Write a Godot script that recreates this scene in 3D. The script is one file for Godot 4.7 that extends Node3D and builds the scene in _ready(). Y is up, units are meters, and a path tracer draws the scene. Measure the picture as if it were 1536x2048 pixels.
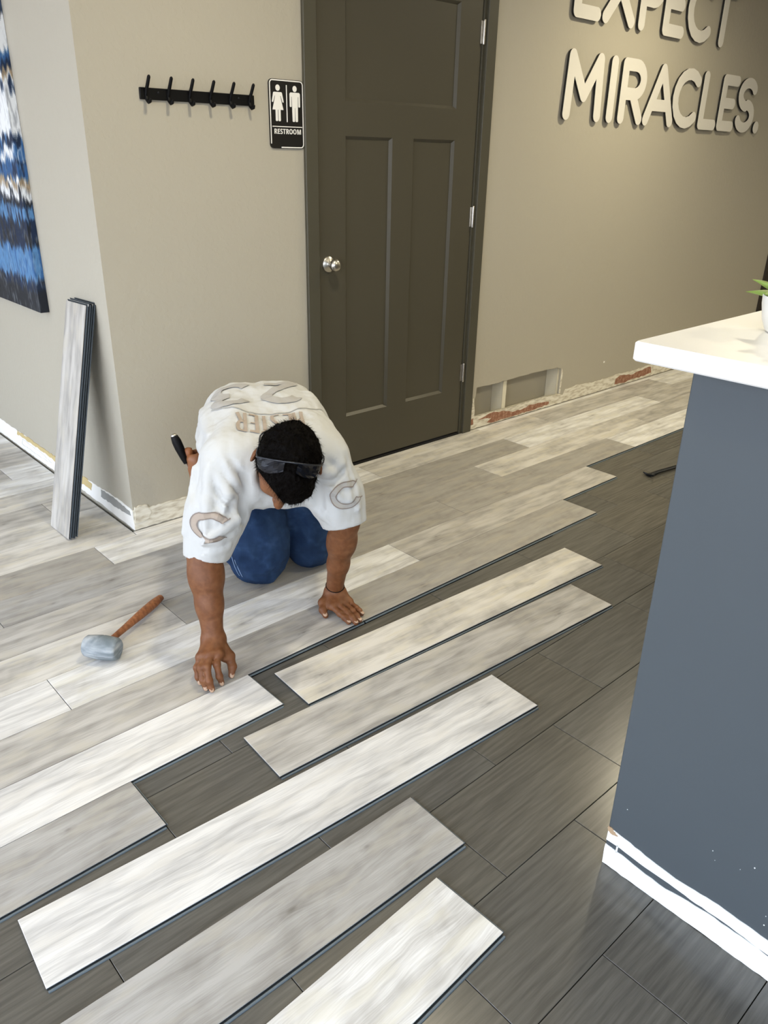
extends Node3D

var M := {}
var used := {}
const PL := 1.343      # plank length
const PW := 0.1785     # plank width
const TH := 0.008      # plank thickness
const MAN_AT := Vector3(0.225, 0, 0.66)
var man_turn := 0.0

# ---------------------------------------------------------------- naming and scene helpers
func numbered(called: String) -> String:
	var n: int = used.get(called, 0)
	used[called] = n + 1
	return called if n == 0 else "%s_%03d" % [called, n]

func tag(o: Node, label: String, category: String, group := "") -> void:
	o.set_meta("label", label)
	o.set_meta("category", category)
	if group:
		o.set_meta("group", group)

func thing(called: String, label: String, category: String, at := Vector3.ZERO, turn := 0.0, group := "") -> Node3D:
	var o := Node3D.new()
	o.name = numbered(called)
	add_child(o, true)
	o.position = at
	o.rotation.y = turn
	tag(o, label, category, group)
	return o

func part(called: String, mesh: Mesh, m: Material, parent: Node, xf := Transform3D()) -> MeshInstance3D:
	var o := MeshInstance3D.new()
	o.mesh = mesh
	if m:
		o.material_override = m
	if parent == self:
		o.name = numbered(called)
	else:
		var key := "%d/%s" % [parent.get_instance_id(), called]
		var n: int = used.get(key, 0)
		used[key] = n + 1
		o.name = called if n == 0 else "%s_%03d" % [called, n]
	parent.add_child(o, true)
	o.transform = xf
	return o

func struct(called: String, mesh: Mesh, m: Material, label: String, category: String) -> MeshInstance3D:
	var o := part(called, mesh, m, self)
	o.set_meta("kind", "structure")
	tag(o, label, category)
	return o

func mat(c: Color, rough := 0.8, metal := 0.0, spec := 0.5) -> StandardMaterial3D:
	var m := StandardMaterial3D.new()
	m.albedo_color = c
	m.roughness = rough
	m.metallic = metal
	m.metallic_specular = spec
	return m

func c8(r: float, g: float, b: float) -> Color:
	return Color(r / 255.0, g / 255.0, b / 255.0)

# ---------------------------------------------------------------- mesh helpers (points counter-clockwise seen from outside)
func stn() -> SurfaceTool:
	var st := SurfaceTool.new()
	st.begin(Mesh.PRIMITIVE_TRIANGLES)
	return st

func tri(st: SurfaceTool, a: Vector3, b: Vector3, c: Vector3, ua := Vector2.ZERO, ub := Vector2.ZERO, uc := Vector2.ZERO) -> void:
	var n := (b - a).cross(c - a).normalized()
	st.set_normal(n)
	st.set_uv(ua)
	st.add_vertex(a)
	st.set_normal(n)
	st.set_uv(uc)
	st.add_vertex(c)
	st.set_normal(n)
	st.set_uv(ub)
	st.add_vertex(b)

func quad(st: SurfaceTool, a: Vector3, b: Vector3, c: Vector3, d: Vector3, ua := Vector2.ZERO, ub := Vector2.ZERO, uc := Vector2.ZERO, ud := Vector2.ZERO) -> void:
	tri(st, a, b, c, ua, ub, uc)
	tri(st, a, c, d, ua, uc, ud)

func box(st: SurfaceTool, lo: Vector3, hi: Vector3, bev := 0.0, xf := Transform3D()) -> void:
	# a box whose edges are chamfered by bev
	var ctr := (lo + hi) * 0.5
	var h := (hi - lo) * 0.5
	bev = minf(bev, minf(h.x, minf(h.y, h.z)) * 0.9)
	for ax in 3:
		var a2 := (ax + 1) % 3
		var a3 := (ax + 2) % 3
		for s: float in [-1.0, 1.0]:
			var p: Array[Vector3] = []
			for k: Vector2 in [Vector2(-1, -1), Vector2(1, -1), Vector2(1, 1), Vector2(-1, 1)]:
				var v := Vector3.ZERO
				v[ax] = s * h[ax]
				v[a2] = k.x * (h[a2] - bev)
				v[a3] = k.y * (h[a3] - bev)
				p.append(xf * (ctr + v))
			if s > 0:
				quad(st, p[0], p[1], p[2], p[3])
			else:
				quad(st, p[3], p[2], p[1], p[0])
	if bev <= 0.0:
		return
	for ax in 3:
		var a2 := (ax + 1) % 3
		var a3 := (ax + 2) % 3
		for k: Vector2 in [Vector2(-1, -1), Vector2(1, -1), Vector2(1, 1), Vector2(-1, 1)]:
			var e: Array[Vector3] = []
			for s: float in [-1.0, 1.0]:
				var v := Vector3.ZERO
				v[ax] = s * (h[ax] - bev)
				var w := v
				v[a2] = k.x * h[a2]
				v[a3] = k.y * (h[a3] - bev)
				w[a2] = k.x * (h[a2] - bev)
				w[a3] = k.y * h[a3]
				e.append(xf * (ctr + v))
				e.append(xf * (ctr + w))
			if k.x * k.y > 0:
				quad(st, e[0], e[1], e[3], e[2]) if _out(e[0], e[1], e[3], xf * ctr) else quad(st, e[2], e[3], e[1], e[0])
			else:
				quad(st, e[0], e[1], e[3], e[2]) if _out(e[0], e[1], e[3], xf * ctr) else quad(st, e[2], e[3], e[1], e[0])
	for sx: float in [-1.0, 1.0]:
		for sy: float in [-1.0, 1.0]:
			for sz: float in [-1.0, 1.0]:
				var s := Vector3(sx, sy, sz)
				var q := s * (h - Vector3.ONE * bev)
				var a := xf * (ctr + q + Vector3(sx * bev, 0, 0))
				var b := xf * (ctr + q + Vector3(0, sy * bev, 0))
				var c := xf * (ctr + q + Vector3(0, 0, sz * bev))
				if _out(a, b, c, xf * ctr):
					tri(st, a, b, c)
				else:
					tri(st, a, c, b)

func _out(a: Vector3, b: Vector3, c: Vector3, ctr: Vector3) -> bool:
	return (b - a).cross(c - a).dot(a - ctr) > 0.0

func boxm(lo: Vector3, hi: Vector3, bev := 0.0, xf := Transform3D()) -> ArrayMesh:
	var st := stn()
	box(st, lo, hi, bev, xf)
	return st.commit()

# polygon in the XY plane (any winding), from z = z0 to z = z1
func prism(st: SurfaceTool, poly: PackedVector2Array, z0: float, z1: float, xf := Transform3D(), back := true) -> void:
	if Geometry2D.is_polygon_clockwise(poly):
		poly = poly.duplicate()
		poly.reverse()
	var idx := Geometry2D.triangulate_polygon(poly)
	for i in range(0, idx.size(), 3):
		var a := poly[idx[i]]
		var b := poly[idx[i + 1]]
		var c := poly[idx[i + 2]]
		if (b - a).cross(c - a) < 0:
			var t := b
			b = c
			c = t
		tri(st, xf * Vector3(a.x, a.y, z1), xf * Vector3(b.x, b.y, z1), xf * Vector3(c.x, c.y, z1))
		if back:
			tri(st, xf * Vector3(a.x, a.y, z0), xf * Vector3(c.x, c.y, z0), xf * Vector3(b.x, b.y, z0))
	for i in poly.size():
		var a := poly[i]
		var b := poly[(i + 1) % poly.size()]
		quad(st, xf * Vector3(a.x, a.y, z0), xf * Vector3(b.x, b.y, z0), xf * Vector3(b.x, b.y, z1), xf * Vector3(a.x, a.y, z1))

# smooth grid of rings -> indexed surface
func rings_mesh(st: SurfaceTool, rings: Array, closed_ends := true) -> void:
	var n: int = rings[0].size()
	var base := 0
	var s2 := SurfaceTool.new()
	s2.begin(Mesh.PRIMITIVE_TRIANGLES)
	var vs := PackedVector3Array()
	for r: PackedVector3Array in rings:
		vs.append_array(r)
	var idx := PackedInt32Array()
	for i in rings.size() - 1:
		for j in n:
			var a := i * n + j
			var b := i * n + (j + 1) % n
			idx.append_array([a, b, a + n, b, b + n, a + n])
	if closed_ends:
		for e in 2:
			var r0: PackedVector3Array = rings[0 if e == 0 else rings.size() - 1]
			var c := Vector3.ZERO
			for p in r0:
				c += p
			c /= n
			var first := vs.size()
			vs.append_array(r0)
			vs.append(c)
			for j in n:
				if e == 0:
					idx.append_array([first + j, first + n, first + (j + 1) % n])
				else:
					idx.append_array([first + j, first + (j + 1) % n, first + n])
	var nr := PackedVector3Array()
	nr.resize(vs.size())
	for i in range(0, idx.size(), 3):
		var f := (vs[idx[i + 1]] - vs[idx[i]]).cross(vs[idx[i + 2]] - vs[idx[i]])
		for k in 3:
			nr[idx[i + k]] += f
	for i in range(0, idx.size(), 3):
		for k: int in [0, 2, 1]:
			var v := idx[i + k]
			st.set_normal(nr[v].normalized())
			st.set_uv(Vector2.ZERO)
			st.add_vertex(vs[v])

# lathe round the Y axis; profile of (radius, y) from bottom to top
func lathe(st: SurfaceTool, prof: Array, seg := 24, xf := Transform3D(), caps := true) -> void:
	var rings := []
	for p: Vector2 in prof:
		var r := PackedVector3Array()
		for j in seg:
			var a := -TAU * j / seg
			r.append(xf * Vector3(cos(a) * p.x, p.y, sin(a) * p.x))
		rings.append(r)
	rings_mesh(st, rings, caps)

func tube(st: SurfaceTool, pts: Array, rad: Array, seg := 10, flat := 1.0) -> void:
	var rings := []
	var up := Vector3.UP
	for i in pts.size():
		var p: Vector3 = pts[i]
		var d: Vector3 = (pts[mini(i + 1, pts.size() - 1)] - pts[maxi(i - 1, 0)]).normalized()
		if absf(d.dot(up)) > 0.95:
			up = Vector3.RIGHT
		var x := d.cross(up).normalized()
		var y := x.cross(d).normalized()
		up = y
		var r := PackedVector3Array()
		var rr: float = rad[mini(i, rad.size() - 1)]
		for j in seg:
			var a := TAU * j / seg
			r.append(p + x * cos(a) * rr + y * sin(a) * rr * flat)
		rings.append(r)
	rings_mesh(st, rings)

func basis_along(d: Vector3) -> Basis:
	# a basis whose y axis runs along d
	var y := d.normalized()
	var x := y.cross(Vector3.UP if absf(y.y) < 0.9 else Vector3.RIGHT).normalized()
	return Basis(x, y, x.cross(y))

func circle(c: Vector2, r: float, n := 20, ry := -1.0) -> PackedVector2Array:
	var p := PackedVector2Array()
	for i in n:
		p.append(c + Vector2(cos(TAU * i / n) * r, sin(TAU * i / n) * (r if ry < 0 else ry)))
	return p

func rounded(lo: Vector2, hi: Vector2, r: float, n := 6) -> PackedVector2Array:
	var p := PackedVector2Array()
	var cs := [Vector2(hi.x - r, hi.y - r), Vector2(lo.x + r, hi.y - r), Vector2(lo.x + r, lo.y + r), Vector2(hi.x - r, lo.y + r)]
	for k in 4:
		for i in n + 1:
			var a := PI / 2 * (k + float(i) / n)
			p.append(cs[k] + Vector2(cos(a), sin(a)) * r)
	return p

# ragged copy of a closed outline
func ragged(poly: Array, step: float, amp: float, sd: int) -> PackedVector2Array:
	var rng := RandomNumberGenerator.new()
	rng.seed = sd
	var out := PackedVector2Array()
	for i in poly.size():
		var a: Vector2 = poly[i]
		var b: Vector2 = poly[(i + 1) % poly.size()]
		var n := maxi(1, int(a.distance_to(b) / step))
		var nn := (b - a).normalized().orthogonal()
		for k in n:
			out.append(a.lerp(b, float(k) / n) + nn * rng.randf_range(-amp, amp) * (0.4 if k == 0 else 1.0))
	return out

# ---------------------------------------------------------------- distance fields meshed as surface nets
class Field:
	var o: Vector3
	var c: float
	var nx: int
	var ny: int
	var nz: int
	var d: PackedFloat32Array

	func _init(lo: Vector3, hi: Vector3, cell: float) -> void:
		o = lo
		c = cell
		nx = int((hi.x - lo.x) / cell) + 2
		ny = int((hi.y - lo.y) / cell) + 2
		nz = int((hi.z - lo.z) / cell) + 2
		d.resize(nx * ny * nz)
		d.fill(1.0)

	# tapered capsule from a to b; sq squashes space along the axes of bs (a value of 2 halves the thickness)
	func cap(a: Vector3, b: Vector3, ra: float, rb: float, k := 0.02, sub := false, sq := Vector3.ONE, bs := Basis()) -> void:
		var inv := bs.inverse()
		var to := Basis.from_scale(sq) * inv
		var reach := maxf(ra, rb) / minf(1.0, minf(sq.x, minf(sq.y, sq.z))) + k + c * 2.0
		var lo := Vector3(minf(a.x, b.x), minf(a.y, b.y), minf(a.z, b.z)) - Vector3.ONE * reach
		var hi := Vector3(maxf(a.x, b.x), maxf(a.y, b.y), maxf(a.z, b.z)) + Vector3.ONE * reach
		var x0 := clampi(int((lo.x - o.x) / c), 0, nx - 1)
		var x1 := clampi(int((hi.x - o.x) / c) + 1, 0, nx)
		var y0 := clampi(int((lo.y - o.y) / c), 0, ny - 1)
		var y1 := clampi(int((hi.y - o.y) / c) + 1, 0, ny)
		var z0 := clampi(int((lo.z - o.z) / c), 0, nz - 1)
		var z1 := clampi(int((hi.z - o.z) / c) + 1, 0, nz)
		var ba := to * (b - a)
		var l2 := maxf(ba.dot(ba), 1e-9)
		var step := to * Vector3(c, 0, 0)
		var mean := 3.0 / (sq.x + sq.y + sq.z)
		var dr := rb - ra
		for z in range(z0, z1):
			for y in range(y0, y1):
				var q := to * (o + Vector3(x0, y, z) * c - a)
				var i := (z * ny + y) * nx + x0
				for x in range(x0, x1):
					var t := clampf(q.dot(ba) / l2, 0.0, 1.0)
					var e := ((q - ba * t).length() - ra - dr * t) * mean
					var f := d[i]
					if sub:
						var h := maxf(k - absf(f + e), 0.0)
						d[i] = maxf(f, -e) + h * h * 0.25 / k
					else:
						var h := maxf(k - absf(f - e), 0.0)
						d[i] = minf(f, e) - h * h * 0.25 / k
					q += step
					i += 1

	func ell(ctr: Vector3, r: Vector3, k := 0.02, sub := false, bs := Basis()) -> void:
		var m := maxf(r.x, maxf(r.y, r.z))
		cap(ctr, ctr, m, m, k, sub, Vector3(m / r.x, m / r.y, m / r.z), bs)

	func chain(p: Array, r: Array, k := 0.02, sub := false) -> void:
		for i in p.size() - 1:
			cap(p[i], p[i + 1], r[i], r[i + 1], k, sub)

	# keeps the side where n.p < dist
	func cut(n: Vector3, dist: float) -> void:
		var i := 0
		for z in nz:
			for y in ny:
				var e := n.dot(o + Vector3(0, y, z) * c) - dist
				var s := n.x * c
				for x in nx:
					if e > d[i]:
						d[i] = e
					e += s
					i += 1

	func merge(g: Field, k: float) -> void:
		# smooth union with another field
		var lo := (g.o - o) / c
		var hi := (g.o + Vector3(g.nx - 2, g.ny - 2, g.nz - 2) * g.c - o) / c
		for z in range(clampi(int(lo.z) + 1, 0, nz), clampi(int(hi.z), 0, nz)):
			for y in range(clampi(int(lo.y) + 1, 0, ny), clampi(int(hi.y), 0, ny)):
				var i := (z * ny + y) * nx
				for x in range(clampi(int(lo.x) + 1, 0, nx), clampi(int(hi.x), 0, nx)):
					var e := g.at(o + Vector3(x, y, z) * c)
					if e < 0.2:
						var f := d[i + x]
						var h := maxf(k - absf(f - e), 0.0)
						d[i + x] = minf(f, e) - h * h * 0.25 / k

	func ripple(noise: FastNoiseLite, amp: float, sc := Vector3.ONE) -> void:
		var i := 0
		for z in nz:
			for y in ny:
				for x in nx:
					if absf(d[i]) < 0.05:
						d[i] += amp * noise.get_noise_3dv((o + Vector3(x, y, z) * c) * sc)
					i += 1

	func at(p: Vector3) -> float:
		var q := (p - o) / c
		var x := clampi(int(q.x), 0, nx - 2)
		var y := clampi(int(q.y), 0, ny - 2)
		var z := clampi(int(q.z), 0, nz - 2)
		var f := q - Vector3(x, y, z)
		var i := (z * ny + y) * nx + x
		var sy := nx
		var sz := nx * ny
		var a := lerpf(lerpf(d[i], d[i + 1], f.x), lerpf(d[i + sy], d[i + sy + 1], f.x), f.y)
		var b := lerpf(lerpf(d[i + sz], d[i + sz + 1], f.x), lerpf(d[i + sz + sy], d[i + sz + sy + 1], f.x), f.y)
		return lerpf(a, b, f.z)

	func grad(p: Vector3) -> Vector3:
		var e := c * 1.2
		return Vector3(at(p + Vector3(e, 0, 0)) - at(p - Vector3(e, 0, 0)), at(p + Vector3(0, e, 0)) - at(p - Vector3(0, e, 0)), at(p + Vector3(0, 0, e)) - at(p - Vector3(0, 0, e))).normalized()

	# first point of the surface along a ray, or its start when there is none
	func hit(p: Vector3, dir: Vector3, far := 1.0) -> Vector3:
		var t := 0.0
		var q := p
		while t < far:
			q = p + dir * t
			if at(q) < 0.0:
				for k in 8:
					q -= dir * c * pow(0.5, k + 1) * (1.0 if at(q) < 0.0 else -1.0)
				return q
			t += c
		return q

	func nets(vs: PackedVector3Array, ns: PackedVector3Array, ix: PackedInt32Array) -> Array:
		var sy := nx
		var sz := nx * ny
		var slot := PackedInt32Array()
		slot.resize(nx * ny * nz)
		var off := [0, 1, sy, sy + 1, sz, sz + 1, sz + sy, sz + sy + 1]
		for z in nz - 1:
			for y in ny - 1:
				var i := (z * ny + y) * nx
				for x in nx - 1:
					var d0 := d[i]
					if absf(d0) > c * 4.0:
						i += 1
						continue
					var v0 := d0
					var v1 := d[i + 1]
					var v2 := d[i + sy]
					var v3 := d[i + sy + 1]
					var v4 := d[i + sz]
					var v5 := d[i + sz + 1]
					var v6 := d[i + sz + sy]
					var v7 := d[i + sz + sy + 1]
					var lo := minf(minf(minf(v0, v1), minf(v2, v3)), minf(minf(v4, v5), minf(v6, v7)))
					var hi := maxf(maxf(maxf(v0, v1), maxf(v2, v3)), maxf(maxf(v4, v5), maxf(v6, v7)))
					if lo < 0.0 and hi >= 0.0:
						var v := [v0, v1, v2, v3, v4, v5, v6, v7]
						var sum := Vector3.ZERO
						var cnt := 0
						for e: Array in [[0, 1], [2, 3], [4, 5], [6, 7], [0, 2], [1, 3], [4, 6], [5, 7], [0, 4], [1, 5], [2, 6], [3, 7]]:
							var p: float = v[e[0]]
							var q: float = v[e[1]]
							if (p < 0.0) != (q < 0.0):
								var t := p / (p - q)
								var a := Vector3(e[0] & 1, (e[0] >> 1) & 1, e[0] >> 2)
								var b := Vector3(e[1] & 1, (e[1] >> 1) & 1, e[1] >> 2)
								sum += a.lerp(b, t)
								cnt += 1
						slot[i] = vs.size() + 1
						vs.append(o + (Vector3(x, y, z) + sum / cnt) * c)
						ns.append(Vector3(v1 + v3 + v5 + v7 - v0 - v2 - v4 - v6, v2 + v3 + v6 + v7 - v0 - v1 - v4 - v5, v4 + v5 + v6 + v7 - v0 - v1 - v2 - v3).normalized())
					i += 1
		for z in range(1, nz - 1):
			for y in range(1, ny - 1):
				var i := (z * ny + y) * nx + 1
				for x in range(1, nx - 1):
					var a := d[i]
					if absf(a) < c * 4.0:
						var ins := a < 0.0
						if ins != (d[i + 1] < 0.0):
							face(ix, slot[i], slot[i - sy], slot[i - sy - sz], slot[i - sz], ins)
						if ins != (d[i + sy] < 0.0):
							face(ix, slot[i], slot[i - sz], slot[i - sz - 1], slot[i - 1], ins)
						if ins != (d[i + sz] < 0.0):
							face(ix, slot[i], slot[i - 1], slot[i - 1 - sy], slot[i - sy], ins)
					i += 1
		return [vs, ns, ix]

	static func face(ix: PackedInt32Array, a: int, b: int, e: int, f: int, ins: bool) -> void:
		if a == 0 or b == 0 or e == 0 or f == 0:
			return
		if ins:
			ix.append_array([a - 1, e - 1, b - 1, a - 1, f - 1, e - 1])
		else:
			ix.append_array([a - 1, b - 1, e - 1, a - 1, e - 1, f - 1])

func net_mesh(fields: Array) -> ArrayMesh:
	var V := PackedVector3Array()
	var N := PackedVector3Array()
	var I := PackedInt32Array()
	for f: Field in fields:
		var r := f.nets(PackedVector3Array(), PackedVector3Array(), PackedInt32Array())
		var base := V.size()
		V.append_array(r[0])
		N.append_array(r[1])
		var ix: PackedInt32Array = r[2]
		for k in ix.size():
			ix[k] += base
		I.append_array(ix)
	var arr := []
	arr.resize(Mesh.ARRAY_MAX)
	arr[Mesh.ARRAY_VERTEX] = V
	arr[Mesh.ARRAY_NORMAL] = N
	arr[Mesh.ARRAY_INDEX] = I
	var m := ArrayMesh.new()
	m.add_surface_from_arrays(Mesh.PRIMITIVE_TRIANGLES, arr)
	return m

# ---------------------------------------------------------------- materials
func noise(sd: int, freq: float, octaves := 3) -> FastNoiseLite:
	var n := FastNoiseLite.new()
	n.seed = sd
	n.noise_type = FastNoiseLite.TYPE_SIMPLEX_SMOOTH
	n.frequency = freq
	n.fractal_type = FastNoiseLite.FRACTAL_FBM
	n.fractal_octaves = octaves
	return n

func noise_tex(sd: int, freq: float, w := 256, ramp: Array = [], normal := 0.0) -> NoiseTexture2D:
	var t := NoiseTexture2D.new()
	t.width = w
	t.height = w
	t.seamless = true
	t.noise = noise(sd, freq, 4)
	if ramp.size():
		var g := Gradient.new()
		g.offsets = PackedFloat32Array(ramp[0])
		g.colors = PackedColorArray(ramp[1])
		t.color_ramp = g
	if normal > 0.0:
		t.as_normal_map = true
		t.bump_strength = normal
	return t

func image_tex(w: int, h: int, data: PackedByteArray) -> ImageTexture:
	return ImageTexture.create_from_image(Image.create_from_data(w, h, false, Image.FORMAT_RGB8, data))

# printed wood grain of one plank design: pale base, cloudy patches, long streaks, cross ripples and a few knots
func plank_tex(sd: int, pale: Color, dark: Color, warm: Color, cloud: float, streak: float, ripple: float, knots: int) -> ImageTexture:
	var w := 1280
	var h := 168
	var n1 := noise(sd, 1.0, 4)
	var n2 := noise(sd + 50, 1.0, 3)
	var n3 := noise(sd + 90, 1.0, 2)
	var rng := RandomNumberGenerator.new()
	rng.seed = sd
	var kn: Array[Vector3] = []
	for i in knots:
		kn.append(Vector3(rng.randf_range(60, w - 60), rng.randf_range(25, h - 25), rng.randf_range(3.0, 7.0)))
	var data := PackedByteArray()
	data.resize(w * h * 3)
	var at := 0
	for y in h:
		for x in w:
			var yy := float(y)
			var bend := 0.0
			for k in kn:
				var dx := (x - k.x) / (k.z * 7.0)
				if absf(dx) < 2.5:
					var dy := yy - k.y
					bend += k.z * 1.6 * signf(dy) * exp(-dx * dx) * exp(-absf(dy) / (k.z * 4.0))
			yy += bend
			var warp := 9.0 * n2.get_noise_2d(x * 0.004, yy * 0.012)
			var s := n1.get_noise_2d(x * 0.0017, (yy + warp) * 0.034)
			var c := n2.get_noise_2d(x * 0.0034 + 40.0, yy * 0.011)
			var f := n3.get_noise_2d(x * 0.011, (yy + warp) * 0.3)
			var p := n3.get_noise_2d(x * 0.022 + yy * 0.01, yy * 0.01 + 80.0)
			var v := 0.24 + 0.85 * streak * (0.8 * s + 0.5 * maxf(s - 0.2, 0.0)) + cloud * c + 0.19 * f + 0.4 * ripple * p * clampf(c * 2.0 + 0.5, 0.0, 1.0)
			for k in kn:
				var e := Vector2((x - k.x) * 0.45, y - k.y).length() / k.z
				v += 0.55 * exp(-e * e * 0.7) + 0.12 * exp(-pow(e - 2.2, 2.0) * 2.0)
			v = clampf(v, 0.0, 1.0)
			var col := pale.lerp(dark, v).lerp(warm, clampf(n2.get_noise_2d(x * 0.005 - 90.0, yy * 0.02) * 1.3 - 0.1, 0.0, 0.5))
			data[at] = int(col.r * 255.0)
			data[at + 1] = int(col.g * 255.0)
			data[at + 2] = int(col.b * 255.0)
			at += 3
	return image_tex(w, h, data)

func tile_tex(sd: int) -> ImageTexture:
	var w := 640
	var h := 320
	var n1 := noise(sd, 1.0, 4)
	var n2 := noise(sd + 7, 1.0, 2)
	var a := c8(80, 78, 73)
	var b := c8(98, 96, 90)
	var data := PackedByteArray()
	data.resize(w * h * 3)
	var at := 0
	for y in h:
		for x in w:
			var wv := 2.0 * n2.get_noise_2d(x * 0.005, y * 0.01)
			var s := n1.get_noise_2d(x * 0.003, (y + wv) * 0.05)
			var f := n2.get_noise_2d(x * 0.012, (y + wv) * 0.3)
			var v := clampf(0.5 + 0.9 * s + 0.25 * f - 0.9 * maxf(-s - 0.25, 0.0), 0.0, 1.0)
			var col := a.lerp(b, v)
			data[at] = int(col.r * 255.0)
			data[at + 1] = int(col.g * 255.0)
			data[at + 2] = int(col.b * 255.0)
			at += 3
	return image_tex(w, h, data)

# poured-paint abstract canvas: bands of navy, blue, white and tan, one above the other
func canvas_tex() -> ImageTexture:
	var w := 400
	var h := 900
	var navy := c8(20, 38, 66)
	var ink := c8(26, 30, 38)
	var blue := c8(48, 92, 142)
	var sky := c8(84, 130, 174)
	var white := c8(226, 228, 228)
	var tan := c8(160, 140, 112)
	# (height where the band begins, colour, colour it breaks into)
	var bands := [[0.0, ink, ink], [0.07, navy, ink], [0.1, sky, blue], [0.2, navy, ink], [0.285, sky, navy], [0.33, ink, navy], [0.35, white, ink], [0.38, tan, white], [0.405, blue, navy], [0.455, white, blue], [0.49, navy, blue], [0.52, white, white], [0.64, white, navy], [0.675, tan, white], [0.70, navy, ink], [0.725, blue, white], [0.747, white, white], [0.827, navy, ink], [1.2, navy, ink]]
	var n1 := noise(11, 1.0, 4)
	var n2 := noise(23, 1.0, 3)
	var data := PackedByteArray()
	data.resize(w * h * 3)
	var at := 0
	for y in h:
		for x in w:
			var t := 1.0 - float(y) / h + 0.02 * n1.get_noise_2d(x * 0.03, y * 0.004) + 0.022 * n2.get_noise_2d(x * 0.11, y * 0.006)
			var col := Color(0, 0, 0)
			for e: float in [-0.006, -0.002, 0.002, 0.006]:      # strokes smear into each other
				var te := t + e
				var k := 0
				while k < bands.size() - 2 and bands[k + 1][0] < te:
					k += 1
				var q := n2.get_noise_2d(x * 0.06 + 50.0, (y + e * 900.0) * 0.007)
				var one: Color = bands[k][1]
				one = one.lerp(bands[k][2], clampf((q - 0.06) * 5.0, 0.0, 1.0))
				one = one.lerp(ink if q < 0.0 else white, clampf(absf(n1.get_noise_2d(x * 0.1, y * 0.012)) * 0.7 - 0.08, 0.0, 0.3))
				col += one * 0.25
			data[at] = int(col.r * 255.0)
			data[at + 1] = int(col.g * 255.0)
			data[at + 2] = int(col.b * 255.0)
			at += 3
	return image_tex(w, h, data)

func triplanar(m: StandardMaterial3D, sc: float, world := true) -> StandardMaterial3D:
	m.uv1_triplanar = true
	m.uv1_world_triplanar = world
	m.uv1_scale = Vector3.ONE * sc
	return m

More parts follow.
